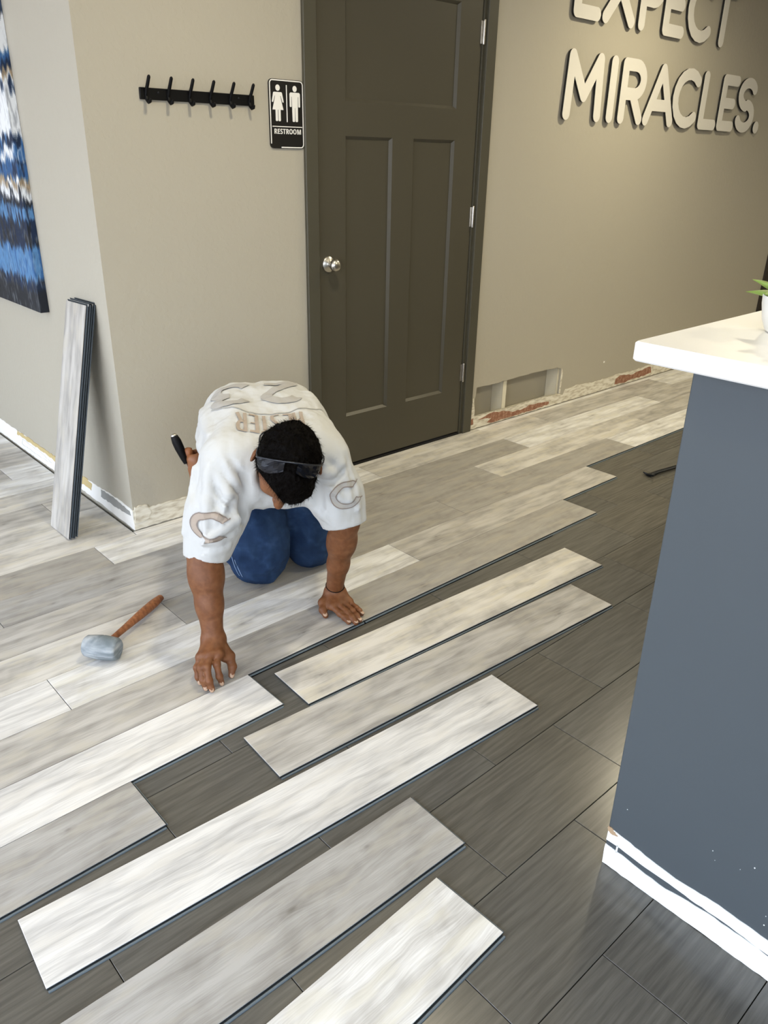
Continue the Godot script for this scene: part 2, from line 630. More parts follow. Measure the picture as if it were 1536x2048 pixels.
func make_materials() -> void:
	var wall := mat(c8(174, 168, 153), 0.62, 0.0, 0.35)
	wall.heightmap_enabled = true
	wall.heightmap_texture = noise_tex(3, 0.045, 256, [[0.0, 0.52, 0.62, 1.0], [Color.BLACK, Color.BLACK, Color(0.7, 0.7, 0.7), Color.WHITE]])
	wall.heightmap_scale = 0.035
	M.wall = triplanar(wall, 2.2)
	M.ceiling = mat(c8(226, 224, 218), 0.95)
	M.door = mat(c8(74, 70, 58), 0.42, 0.0, 0.4)
	M.trim = mat(c8(75, 72, 60), 0.45, 0.0, 0.4)
	M.dark = mat(c8(22, 20, 18), 0.9)
	M.gap = mat(c8(20, 18, 16), 0.9)
	M.far = mat(c8(44, 36, 27), 0.5)
	M.nickel = mat(c8(196, 192, 184), 0.3, 1.0)
	M.brushed = mat(c8(240, 237, 230), 0.3, 0.3)
	M.blackside = mat(c8(18, 17, 16), 0.55)
	M.black = mat(c8(9, 9, 10), 0.5, 0.0, 0.3)
	M.signblack = mat(c8(16, 15, 16), 0.35)
	M.signwhite = mat(c8(236, 234, 228), 0.5)
	M.core = mat(c8(96, 107, 114), 0.55)
	M.coreslate = mat(c8(58, 66, 72), 0.7)
	M.coredark = mat(c8(40, 46, 50), 0.7)
	var pale := c8(230, 229, 226)
	var mid := c8(177, 175, 171)
	var designs := [
		[7, pale, c8(148, 144, 138), c8(214, 210, 196), 0.34, 0.42, 0.26, 2],
		[21, c8(225, 223, 219), c8(148, 146, 144), c8(218, 214, 206), 0.30, 0.48, 0.10, 1],
		[33, c8(210, 206, 198), c8(138, 134, 128), c8(204, 197, 178), 0.46, 0.34, 0.34, 2],
		[47, mid, c8(118, 114, 108), c8(178, 173, 162), 0.44, 0.30, 0.22, 3],
		[58, c8(192, 188, 181), c8(122, 118, 112), c8(188, 182, 168), 0.50, 0.38, 0.14, 1],
		[73, c8(168, 164, 156), c8(120, 116, 110), c8(174, 166, 151), 0.34, 0.26, 0.30, 2]]
	M.plank = []
	for k in designs.size():
		var e: Array = designs[k]
		var m := mat(Color.WHITE, 0.46, 0.0, 0.42)
		m.albedo_texture = plank_tex(e[0], e[1], e[2], e[3], e[4], e[5], e[6], e[7])
		M.plank.append(m)
	M.tile = []
	for k in 3:
		var m := mat([Color.WHITE, Color(0.95, 0.95, 0.95), Color(1, 0.99, 0.97)][k], 0.25, 0.0, 0.52)
		m.albedo_texture = tile_tex(100 + k * 13)
		M.tile.append(m)
	var torn := mat(Color.WHITE, 0.95, 0.0, 0.2)
	torn.albedo_texture = noise_tex(19, 0.03, 256, [[0.0, 0.35, 0.6, 1.0], [c8(176, 166, 146), c8(206, 199, 182), c8(222, 217, 202), c8(232, 228, 216)]])
	torn.heightmap_enabled = true
	torn.heightmap_texture = noise_tex(20, 0.06, 256)
	torn.heightmap_scale = 0.06
	M.torn = triplanar(torn, 4.0)
	torn.uv1_scale = Vector3(1.6, 6.0, 1.6)
	M.tornpaper = mat(c8(168, 142, 112), 0.95)
	var brown := mat(Color.WHITE, 0.95, 0.0, 0.2)
	brown.albedo_texture = noise_tex(29, 0.05, 128, [[0.0, 0.5, 1.0], [c8(134, 96, 78), c8(152, 112, 92), c8(186, 156, 134)]])
	M.brown = triplanar(brown, 5.0)
	M.tan = mat(c8(196, 176, 126), 0.95)
	M.plaster = mat(c8(236, 234, 228), 0.9)
	M.greyskim = mat(c8(150, 150, 146), 0.9)
	M.stud = mat(c8(216, 210, 190), 0.8)
	M.cavity = mat(c8(176, 170, 154), 0.9)
	var slate := mat(c8(73, 79, 83), 0.5, 0.0, 0.4)
	M.slate = slate
	M.quartz = mat(c8(232, 230, 225), 0.3, 0.0, 0.5)
	var glue := mat(Color.WHITE, 0.9, 0.0, 0.3)
	glue.albedo_texture = noise_tex(41, 0.02, 128, [[0.0, 0.45, 1.0], [c8(218, 224, 224), c8(236, 240, 240), c8(244, 246, 246)]])
	M.glue = triplanar(glue, 3.0)
	M.canvas = mat(Color.WHITE, 0.45, 0.0, 0.4)
	M.canvas.albedo_texture = canvas_tex()
	M.canvasside = mat(c8(22, 24, 30), 0.6)
	var wood := mat(Color.WHITE, 0.5)
	wood.albedo_texture = noise_tex(61, 0.02, 128, [[0.0, 0.5, 1.0], [c8(106, 62, 34), c8(142, 88, 52), c8(166, 110, 70)]])
	triplanar(wood, 6.0, false)
	wood.uv1_scale = Vector3(22, 3, 22)
	M.wood = wood
	var rubber := mat(Color.WHITE, 0.75, 0.0, 0.3)
	rubber.albedo_texture = noise_tex(67, 0.02, 128, [[0.0, 0.42, 0.6, 1.0], [c8(104, 112, 116), c8(122, 130, 134), c8(146, 152, 155), c8(180, 183, 184)]])
	triplanar(rubber, 5.0, false)
	rubber.uv1_scale = Vector3(6, 18, 6)
	M.rubber = rubber
	M.steel = mat(c8(34, 36, 40), 0.4, 0.6)
	var skin := mat(Color.WHITE, 0.52, 0.0, 0.4)
	skin.albedo_texture = noise_tex(71, 0.03, 256, [[0.0, 0.4, 0.62, 1.0], [c8(93, 56, 31), c8(107, 66, 38), c8(116, 74, 45), c8(128, 87, 56)]])
	skin.subsurf_scatter_enabled = true
	skin.subsurf_scatter_strength = 0.06
	skin.heightmap_enabled = true
	skin.heightmap_texture = noise_tex(72, 0.12, 256)
	skin.heightmap_scale = 0.012
	M.skin = triplanar(skin, 5.0, false)
	M.nail = mat(c8(176, 146, 122), 0.35)
	var jersey := mat(c8(190, 190, 187), 0.85, 0.0, 0.25)
	jersey.heightmap_enabled = true
	jersey.heightmap_texture = noise_tex(75, 0.35, 256)
	jersey.heightmap_scale = 0.03
	jersey.rim_enabled = true
	jersey.rim = 0.25
	M.jersey = triplanar(jersey, 9.0, false)
	M.seam = mat(c8(160, 158, 152), 0.9)
	M.print = mat(c8(162, 148, 134), 0.8)
	M.printgrey = mat(c8(164, 161, 156), 0.8)
	M.printline = mat(c8(128, 116, 108), 0.8)
	var jeans := mat(Color.WHITE, 0.9, 0.0, 0.2)
	jeans.albedo_texture = noise_tex(81, 0.012, 256, [[0.0, 0.4, 0.66, 1.0], [c8(31, 46, 71), c8(35, 52, 79), c8(40, 59, 87), c8(54, 74, 103)]])
	jeans.heightmap_enabled = true
	jeans.heightmap_texture = noise_tex(82, 0.3, 256)
	jeans.heightmap_scale = 0.04
	M.jeans = triplanar(jeans, 5.0, false)
	M.stitch = mat(c8(120, 140, 168), 0.9)
	M.hair = mat(c8(7, 5, 4), 0.65, 0.0, 0.15)
	M.shade = mat(c8(13, 15, 22), 0.28, 0.0, 0.35)
	M.frame = mat(c8(28, 32, 40), 0.3)
	M.leather = mat(c8(132, 84, 50), 0.5)
	M.boot = mat(c8(86, 62, 42), 0.7)
	M.leaf = mat(c8(120, 146, 62), 0.5)
	M.leaf.backlight_enabled = true
	M.leaf.backlight = Color(0.18, 0.25, 0.06)
	M.leafdark = mat(c8(92, 100, 44), 0.5)
	M.pot = mat(c8(214, 213, 208), 0.3)
	var pane := mat(Color(0.9, 0.95, 1.0, 0.06), 0.05)
	pane.transparency = BaseMaterial3D.TRANSPARENCY_ALPHA
	M.pane = pane
	M.alu = mat(c8(150, 150, 150), 0.4, 0.7)
	var glow := mat(c8(255, 244, 224), 0.5)
	glow.emission_enabled = true
	glow.emission = Color(1.0, 0.87, 0.66)
	glow.emission_energy_multiplier = 2.0
	M.glow = glow
	M.white = mat(c8(232, 231, 228), 0.6)

# ---------------------------------------------------------------- camera, light
const LAMPS := [[Vector3(3.1, 2.74, 0.95), 5.2], [Vector3(0.4, 2.74, 1.15), 3.1], [Vector3(-1.7, 2.74, 1.2), 1.0], [Vector3(2.0, 2.74, 3.2), 6.0], [Vector3(-1.7, 2.74, 3.4), 1.0], [Vector3(5.7, 2.74, 3.0), 9.0], [Vector3(-1.8, 2.74, -2.2), 1.2]]
const DAY := [2.8, 3.0, 4.8, 5.4]
const WINDOWS := [-2.6, -0.5, 1.6, 3.7]

func camera_and_light() -> void:
	var cam := Camera3D.new()
	cam.name = "camera"
	cam.fov = 66.47
	cam.near = 0.05
	cam.far = 60.0
	add_child(cam)
	cam.transform = Transform3D(Basis(Vector3(0.740703, 0.018802, 0.67157), Vector3(0.2664, 0.909444, -0.319286), Vector3(-0.616758, 0.415402, 0.668618)).orthonormalized(), Vector3(-1.1842, 1.4, 2.76527))
	cam.current = true
	var env := Environment.new()
	env.background_mode = Environment.BG_SKY
	var sky := Sky.new()
	var sm := ProceduralSkyMaterial.new()
	sm.sky_top_color = c8(150, 176, 206)
	sm.sky_horizon_color = c8(208, 218, 226)
	sm.ground_horizon_color = c8(170, 172, 172)
	sm.ground_bottom_color = c8(120, 120, 118)
	sm.sky_energy_multiplier = 2.2
	sky.sky_material = sm
	env.sky = sky
	env.tonemap_mode = Environment.TONE_MAPPER_LINEAR
	env.tonemap_exposure = 1.06
	env.sdfgi_enabled = true
	env.ssao_enabled = true
	env.ssil_enabled = true
	var we := WorldEnvironment.new()
	we.name = "world"
	we.environment = env
	add_child(we)
	# daylight through each storefront window
	for z: float in WINDOWS:
		var a := AreaLight3D.new()
		a.name = "window_daylight"
		a.area_size = Vector2(1.7, 2.2)
		a.area_normalize_energy = true
		a.light_color = Color(0.95, 0.955, 1.0)
		a.light_energy = DAY[WINDOWS.find(z)]
		a.shadow_enabled = true
		a.set("area_range", 14.0)
		add_child(a, true)
		a.transform = Transform3D(Basis(Vector3(0, 0, 1), Vector3(0, 1, 0), Vector3(-1, 0, 0)), Vector3(-3.56, 1.3, z))
	var back := AreaLight3D.new()
	back.name = "window_daylight"
	back.area_size = Vector2(1.9, 2.2)
	back.area_normalize_energy = true
	back.light_color = Color(0.93, 0.96, 1.0)
	back.light_energy = 2.4
	back.shadow_enabled = true
	back.set("area_range", 14.0)
	add_child(back, true)
	back.position = Vector3(-1.6, 1.3, 4.76)
	for l: Array in LAMPS:
		var s := SpotLight3D.new()
		s.name = "downlight_beam"
		s.light_color = Color(1.0, 0.95, 0.82)
		s.light_energy = 0.62 * l[1]
		s.light_size = 0.07
		s.spot_angle = 84.0
		s.spot_angle_attenuation = 0.9
		s.spot_range = 14.0
		s.spot_attenuation = 2.0
		s.shadow_enabled = true
		add_child(s, true)
		s.position = l[0] - Vector3(0, 0.03, 0)
		s.rotation.x = -PI / 2

# ---------------------------------------------------------------- room shell
func wall_piece(st: SurfaceTool, lo: Vector3, hi: Vector3) -> void:
	box(st, lo, hi)

func strip(called: String, poly: PackedVector2Array, thick: float, m: Material, parent: Node, xf: Transform3D) -> void:
	var st := stn()
	prism(st, poly, -0.001, thick, xf)
	part(called, st.commit(), m, parent)

func room() -> void:
	# the wall with the door: built round the door opening and the cut-out above the floor
	var st := stn()
	var t := -0.115
	wall_piece(st, Vector3(0, -0.02, t), Vector3(0.945, 2.75, 0))
	wall_piece(st, Vector3(0.945, 2.075, t), Vector3(1.945, 2.75, 0))
	wall_piece(st, Vector3(1.945, 0.25, t), Vector3(5.47, 2.75, 0))
	wall_piece(st, Vector3(1.945, -0.02, t), Vector3(5.47, 0.0, 0))
	# board left round the cut-out, with a ragged edge
	var hole := [Vector2(2.045, 0.241), Vector2(2.201, 0.237), Vector2(2.374, 0.24), Vector2(2.592, 0.244), Vector2(2.779, 0.24), Vector2(2.826, 0.224), Vector2(2.831, 0.131), Vector2(2.835, 0.065), Vector2(2.62, 0.072), Vector2(2.545, 0.071), Vector2(2.362, 0.067), Vector2(2.298, 0.07), Vector2(2.152, 0.072), Vector2(2.056, 0.07), Vector2(2.035, 0.086), Vector2(2.029, 0.182), Vector2(2.043, 0.186)]
	var rim := ragged(hole, 0.03, 0.0025, 5)
	var pieces := Geometry2D.clip_polygons(PackedVector2Array([Vector2(1.945, 0), Vector2(2.4, 0), Vector2(2.4, 0.25), Vector2(1.945, 0.25)]), rim)
	pieces.append_array(Geometry2D.clip_polygons(PackedVector2Array([Vector2(2.4, 0), Vector2(3.0, 0), Vector2(3.0, 0.25), Vector2(2.4, 0.25)]), rim))
	for p: PackedVector2Array in pieces:
		prism(st, p, -0.0125, 0.0)
	wall_piece(st, Vector3(3.0, 0, t), Vector3(5.47, 0.25, 0))
	var wall := struct("wall_back", st.commit(), M.wall, "beige textured wall holding the dark door, coat hooks and metal letters", "wall")
	# what shows inside the cut-out
	part("inner_board", boxm(Vector3(1.95, 0, t), Vector3(3.0, 0.25, t + 0.02)), M.cavity, wall)
	for s: Array in [[2.29, 0.034], [2.81, 0.034]]:
		var sb := stn()
		box(sb, Vector3(s[0], 0, -0.093), Vector3(s[0] + 0.003, 0.26, -0.0135))
		box(sb, Vector3(s[0], 0, -0.0165), Vector3(s[0] + s[1], 0.26, -0.0135), 0.001)
		part("stud", sb.commit(), M.stud, wall)
	var sill := stn()
	box(sill, Vector3(1.95, 0.0, -0.094), Vector3(3.0, 0.035, -0.0135), 0.002)
	part("bottom_track", sill.commit(), M.stud, wall)
	# torn paper and plaster where the baseboard came off
	var id := Transform3D()
	strip("torn_paper", ragged([Vector2(2.84, 0.004), Vector2(2.9, 0.004), Vector2(3.3, 0.006), Vector2(5.4, 0.006), Vector2(5.4, 0.085), Vector2(3.859, 0.086), Vector2(3.643, 0.078), Vector2(3.48, 0.086), Vector2(3.327, 0.08), Vector2(3.178, 0.078), Vector2(3.031, 0.09), Vector2(2.893, 0.084)], 0.02, 0.0035, 31), 0.0025, M.torn, wall, id)
	strip("torn_paper", ragged([Vector2(2.004, 0.004), Vector2(2.86, 0.004), Vector2(2.88, 0.05), Vector2(2.835, 0.064), Vector2(2.62, 0.071), Vector2(2.362, 0.066), Vector2(2.152, 0.071), Vector2(2.04, 0.07), Vector2(2.028, 0.18), Vector2(2.014, 0.18), Vector2(2.012, 0.07)], 0.015, 0.003, 32), 0.003, M.torn, wall, id)
	strip("torn_edge", ragged([Vector2(2.828, 0.07), Vector2(2.842, 0.07), Vector2(2.846, 0.2), Vector2(2.832, 0.228), Vector2(2.829, 0.15)], 0.015, 0.002, 33), 0.002, M.torn, wall, id)
	strip("exposed_brown_board", ragged([Vector2(2.07, 0.05), Vector2(2.186, 0.07), Vector2(2.299, 0.058), Vector2(2.359, 0.041), Vector2(2.447, 0.034), Vector2(2.549, 0.048), Vector2(2.728, 0.035), Vector2(2.731, 0.019), Vector2(2.593, 0.011), Vector2(2.37, 0.01), Vector2(2.194, 0.008), Vector2(2.15, 0.018), Vector2(2.191, 0.037)], 0.02, 0.004, 34), 0.0042, M.brown, wall, id)
	strip("exposed_brown_board", ragged([Vector2(2.01, 0.03), Vector2(2.03, 0.03), Vector2(2.03, 0.066), Vector2(2.012, 0.062)], 0.01, 0.003, 35), 0.0042, M.brown, wall, id)
	strip("exposed_brown_board", ragged([Vector2(3.457, 0.02), Vector2(3.465, 0.053), Vector2(3.516, 0.071), Vector2(3.65, 0.054), Vector2(3.747, 0.064), Vector2(3.902, 0.072), Vector2(3.923, 0.026), Vector2(3.793, 0.022), Vector2(3.596, 0.013)], 0.025, 0.005, 36), 0.0042, M.brown, wall, id)
	strip("torn_paper", ragged([Vector2(0.0, 0.003), Vector2(0.886, 0.003), Vector2(0.886, 0.088), Vector2(0.45, 0.087), Vector2(0.232, 0.085), Vector2(0.074, 0.084), Vector2(0.0, 0.09)], 0.012, 0.0025, 37), 0.0025, M.torn, wall, id)
	strip("plaster_lump", ragged([Vector2(0.004, 0.03), Vector2(0.06, 0.035), Vector2(0.075, 0.06), Vector2(0.06, 0.098), Vector2(0.008, 0.102)], 0.008, 0.003, 38), 0.006, M.torn, wall, id)
	var nail_hole := stn()
	prism(nail_hole, ragged([Vector2(3.29, 0.19), Vector2(3.304, 0.19), Vector2(3.304, 0.203), Vector2(3.29, 0.203)], 0.006, 0.002, 39), -0.001, 0.001)
	part("paint_chip", nail_hole.commit(), M.plaster, wall)

	# the side wall that runs away to the left
	st = stn()
	wall_piece(st, Vector3(0.0, -0.02, -4.6), Vector3(0.115, 2.75, -0.115))
	var side := struct("wall_left", st.commit(), M.wall, "pale wall on the left holding the blue canvas", "wall")
	var sx := Transform3D(Basis(Vector3(0, 0, 1), Vector3(0, 1, 0), Vector3(-1, 0, 0)), Vector3.ZERO)   # polygon x -> z, thickness -> -x
	strip("torn_paper", ragged([Vector2(-4.5, 0.004), Vector2(-1.2, 0.002), Vector2(-0.9, 0.006), Vector2(-0.5, 0.014), Vector2(-0.28, 0.012), Vector2(-0.1, 0.005), Vector2(0.0, 0.001), Vector2(0, 0.088), Vector2(-0.137, 0.097), Vector2(-0.263, 0.093), Vector2(-0.368, 0.089), Vector2(-0.492, 0.084), Vector2(-0.839, 0.075), Vector2(-0.999, 0.079), Vector2(-1.165, 0.09), Vector2(-1.352, 0.088), Vector2(-4.5, 0.085)], 0.02, 0.003, 41), 0.002, M.plaster, side, sx)
	strip("bare_tan_patch", ragged([Vector2(-0.56, 0.03), Vector2(-0.54, 0.082), Vector2(-0.448, 0.09), Vector2(-0.383, 0.082), Vector2(-0.402, 0.045), Vector2(-0.47, 0.05)], 0.012, 0.003, 42), 0.003, M.tan, side, sx)
	strip("bare_tan_patch", ragged([Vector2(-1.3, 0.066), Vector2(-1.28, 0.09), Vector2(-0.72, 0.088), Vector2(-0.72, 0.062), Vector2(-1.0, 0.07)], 0.02, 0.004, 43), 0.003, M.tan, side, sx)
	strip("bare_grey_patch", ragged([Vector2(-0.3, 0.05), Vector2(-0.291, 0.086), Vector2(-0.188, 0.09), Vector2(-0.025, 0.078), Vector2(-0.018, 0.06), Vector2(-0.152, 0.05)], 0.015, 0.003, 44), 0.003, M.greyskim, side, sx)
	strip("bare_grey_patch", ragged([Vector2(-1.24, 0.03), Vector2(-1.22, 0.06), Vector2(-0.95, 0.055), Vector2(-0.85, 0.04), Vector2(-1.0, 0.028)], 0.02, 0.004, 45), 0.003, M.greyskim, side, sx)

	# end of the wall: a dark frame beyond the counter
	st = stn()
	box(st, Vector3(5.47, 0, -0.115), Vector3(5.56, 2.15, 0.02), 0.003)
	struct("trim_1", st.commit(), M.far, "dark brown frame at the far right end of the wall", "trim")
	st = stn()
	box(st, Vector3(5.56, 0, -0.1), Vector3(6.46, 2.1, -0.05), 0.003)
	struct("door_2", st.commit(), M.far, "dark panel beyond the frame at the far right", "door")
	struct("wall_right", boxm(Vector3(6.46, -0.02, -0.115), Vector3(6.58, 2.75, 4.9)), M.wall, "far side wall hidden behind the counter", "wall")
	st = stn()
	box(st, Vector3(-3.7, -0.02, 4.8), Vector3(-2.6, 2.75, 4.92))
	box(st, Vector3(-2.6, -0.02, 4.8), Vector3(-0.6, 0.2, 4.92))
	box(st, Vector3(-2.6, 2.4, 4.8), Vector3(-0.6, 2.75, 4.92))
	box(st, Vector3(-0.6, -0.02, 4.8), Vector3(6.58, 2.75, 4.92))
	var front_frame := stn()
	for x: float in [-2.6, -0.64]:
		box(front_frame, Vector3(x, 0.2, 4.82), Vector3(x + 0.04, 2.4, 4.9), 0.003)
	for y: float in [0.2, 2.36]:
		box(front_frame, Vector3(-2.56, y, 4.82), Vector3(-0.64, y + 0.04, 4.9), 0.003)
	var wf := struct("window_5", front_frame.commit(), M.alu, "wide window in the wall behind the viewer", "window")
	part("pane", boxm(Vector3(-2.56, 0.24, 4.855), Vector3(-0.64, 2.36, 4.865)), M.pane, wf)
	struct("wall_front", st.commit(), M.wall, "wall behind the viewer", "wall")
	struct("wall_far", boxm(Vector3(-3.7, -0.02, -4.72), Vector3(0.115, 2.75, -4.6)), M.wall, "wall at the far end of the left aisle", "wall")
	st = stn()
	box(st, Vector3(5.47, 2.15, -0.115), Vector3(6.46, 2.75, 0))
	struct("wall_above_frame", st.commit(), M.wall, "wall above the dark frame at far right", "wall")
	st = stn()
	box(st, Vector3(-3.7, 2.75, -4.72), Vector3(6.58, 2.85, 4.92))
	struct("ceiling", st.commit(), M.ceiling, "plain white ceiling above the room", "ceiling")
	# window wall on the daylight side
	st = stn()
	var z0 := -4.6
	for z: float in WINDOWS:
		box(st, Vector3(-3.7, -0.02, z0), Vector3(-3.6, 2.75, z - 0.85))
		box(st, Vector3(-3.7, -0.02, z - 0.85), Vector3(-3.6, 0.2, z + 0.85))
		box(st, Vector3(-3.7, 2.4, z - 0.85), Vector3(-3.6, 2.75, z + 0.85))
		z0 = z + 0.85
	box(st, Vector3(-3.7, -0.02, z0), Vector3(-3.6, 2.75, 4.8))
	struct("wall_window", st.commit(), M.wall, "wall of tall windows on the daylight side", "wall")
	var k := 1
	for z: float in WINDOWS:
		st = stn()
		for e: float in [-0.85, 0.81]:
			box(st, Vector3(-3.69, 0.2, z + e), Vector3(-3.61, 2.4, z + e + 0.04), 0.003)
		for y: float in [0.2, 2.36]:
			box(st, Vector3(-3.69, y, z - 0.81), Vector3(-3.61, y + 0.04, z + 0.81), 0.003)
		var w := struct("window_%d" % k, st.commit(), M.alu, "tall window of the daylight wall, %s" % ["farthest down the left aisle", "nearest the blue canvas", "opposite the loose planks", "behind the viewer"][k - 1], "window")
		part("pane", boxm(Vector3(-3.655, 0.24, z - 0.81), Vector3(-3.645, 2.36, z + 0.81)), M.pane, w)
		k += 1
	# ceiling lights
	for l: Array in LAMPS:
		var p: Vector3 = l[0]
		st = stn()
		lathe(st, [Vector2(0.062, 0.0), Vector2(0.095, 0.0), Vector2(0.1, 0.012)], 28, Transform3D(Basis(), Vector3(p.x, 2.738, p.z)), false)
		var o := thing("ceiling_light", "round recessed ceiling light above %s" % ["the metal letters", "the restroom door", "the left aisle", "the reception counter", "the window side of the room", "the far end of counter", "the far left aisle"][LAMPS.find(l)], "light", Vector3(p.x, 2.738, p.z), 0, "")
		part("rim", st.commit(), M.white, o, Transform3D(Basis(), -o.position))
		st = stn()
		lathe(st, [Vector2(0.062, 0.002), Vector2(0.062, 0.008)], 28)
		part("lamp_disc", st.commit(), M.glow, o)

# ---------------------------------------------------------------- the dark panelled door
func door() -> void:
	var st := stn()
	var zf := -0.004
	var zb := -0.044
	var X := [0.963, 1.11, 1.375, 1.503, 1.77, 1.913]
	var Y := [0.014, 0.258, 1.469, 1.598, 2.017, 2.06]
	# stiles and rails
	for r: Array in [[X[0], Y[0], X[1], Y[5]], [X[4], Y[0], X[5], Y[5]], [X[1], Y[0], X[4], Y[1]], [X[1], Y[2], X[4], Y[3]], [X[1], Y[4], X[4], Y[5]], [X[2], Y[1], X[3], Y[2]]]:
		box(st, Vector3(r[0], r[1], zb), Vector3(r[2], r[3], zf))
	var d := struct("door_1", st.commit(), M.door, "dark olive-brown restroom door with three recessed panels", "door")
	for r: Array in [[X[1], Y[1], X[2], Y[2]], [X[3], Y[1], X[4], Y[2]], [X[1], Y[3], X[4], Y[4]]]:
		st = stn()
		var b := 0.012
		var zr := zf - 0.012
		var o0 := Vector3(r[0], r[1], zf)
		var o1 := Vector3(r[2], r[1], zf)
		var o2 := Vector3(r[2], r[3], zf)
		var o3 := Vector3(r[0], r[3], zf)
		var i0 := Vector3(r[0] + b, r[1] + b, zr)
		var i1 := Vector3(r[2] - b, r[1] + b, zr)
		var i2 := Vector3(r[2] - b, r[3] - b, zr)
		var i3 := Vector3(r[0] + b, r[3] - b, zr)
		quad(st, i0, i1, i2, i3)
		quad(st, o0, o1, i1, i0)
		quad(st, o1, o2, i2, i1)
		quad(st, o2, o3, i3, i2)
		quad(st, o3, o0, i0, i3)
		var zk := zb + 0.004
		quad(st, Vector3(r[2], r[1], zk), Vector3(r[0], r[1], zk), Vector3(r[0], r[3], zk), Vector3(r[2], r[3], zk))
		part("panel", st.commit(), M.door, d)
	for y: float in [1.916, 1.129, 0.344]:
		st = stn()
		lathe(st, [Vector2(0.004, -0.05), Vector2(0.0065, -0.046), Vector2(0.0065, -0.016), Vector2(0.006, -0.015), Vector2(0.0065, -0.014), Vector2(0.0065, 0.014), Vector2(0.006, 0.015), Vector2(0.0065, 0.016), Vector2(0.0065, 0.046), Vector2(0.004, 0.05)], 14, Transform3D(Basis(), Vector3(1.921, y, 0.004)))
		box(st, Vector3(1.905, y - 0.045, -0.006), Vector3(1.921, y + 0.045, -0.002))
		part("hinge", st.commit(), M.nickel, d)
	var kn := Node3D.new()
	kn.name = "door_knob"
	d.add_child(kn)
	kn.transform = Transform3D(Basis(Vector3.RIGHT, PI / 2), Vector3(1.012, 0.965, zf))
	st = stn()
	lathe(st, [Vector2(0.034, 0.0), Vector2(0.034, 0.003), Vector2(0.031, 0.007), Vector2(0.02, 0.012), Vector2(0.0135, 0.016)], 32)
	part("rosette", st.commit(), M.nickel, kn)
	st = stn()
	lathe(st, [Vector2(0.0125, 0.012), Vector2(0.0115, 0.026), Vector2(0.014, 0.031), Vector2(0.022, 0.036), Vector2(0.0265, 0.045), Vector2(0.0265, 0.052), Vector2(0.023, 0.06), Vector2(0.015, 0.0655), Vector2(0.005, 0.067)], 32)
	part("knob", st.commit(), M.nickel, kn)
	part("latch_plate", boxm(Vector3(0.9595, 0.94, -0.03), Vector3(0.9632, 0.99, -0.002)), M.nickel, d)
	# casing and jamb round it
	st = stn()
	box(st, Vector3(0.888, 0.0, -0.001), Vector3(0.952, 2.14, 0.016), 0.003)
	box(st, Vector3(1.934, 0.0, -0.001), Vector3(2.0, 2.14, 0.016), 0.003)
	box(st, Vector3(0.888, 2.07, -0.001), Vector3(2.0, 2.14, 0.016), 0.003)
	box(st, Vector3(0.944, 0.0, -0.115), Vector3(0.9585, 2.075, 0.006), 0.001)
	box(st, Vector3(1.9175, 0.0, -0.115), Vector3(1.946, 2.075, 0.002), 0.001)
	box(st, Vector3(0.944, 2.064, -0.115), Vector3(1.946, 2.078, 0.006), 0.001)
	var trim := struct("trim_2", st.commit(), M.trim, "dark olive-brown casing round the restroom door", "door casing")
	part("threshold", boxm(Vector3(0.9585, -0.008, -0.115), Vector3(1.9175, 0.004, -0.0)), M.dark, trim)
	struct("wall_behind_door", boxm(Vector3(0.9, -0.02, -0.3), Vector3(2.0, 2.2, -0.28)), M.dark, "darkness of the closed room behind the door", "wall")

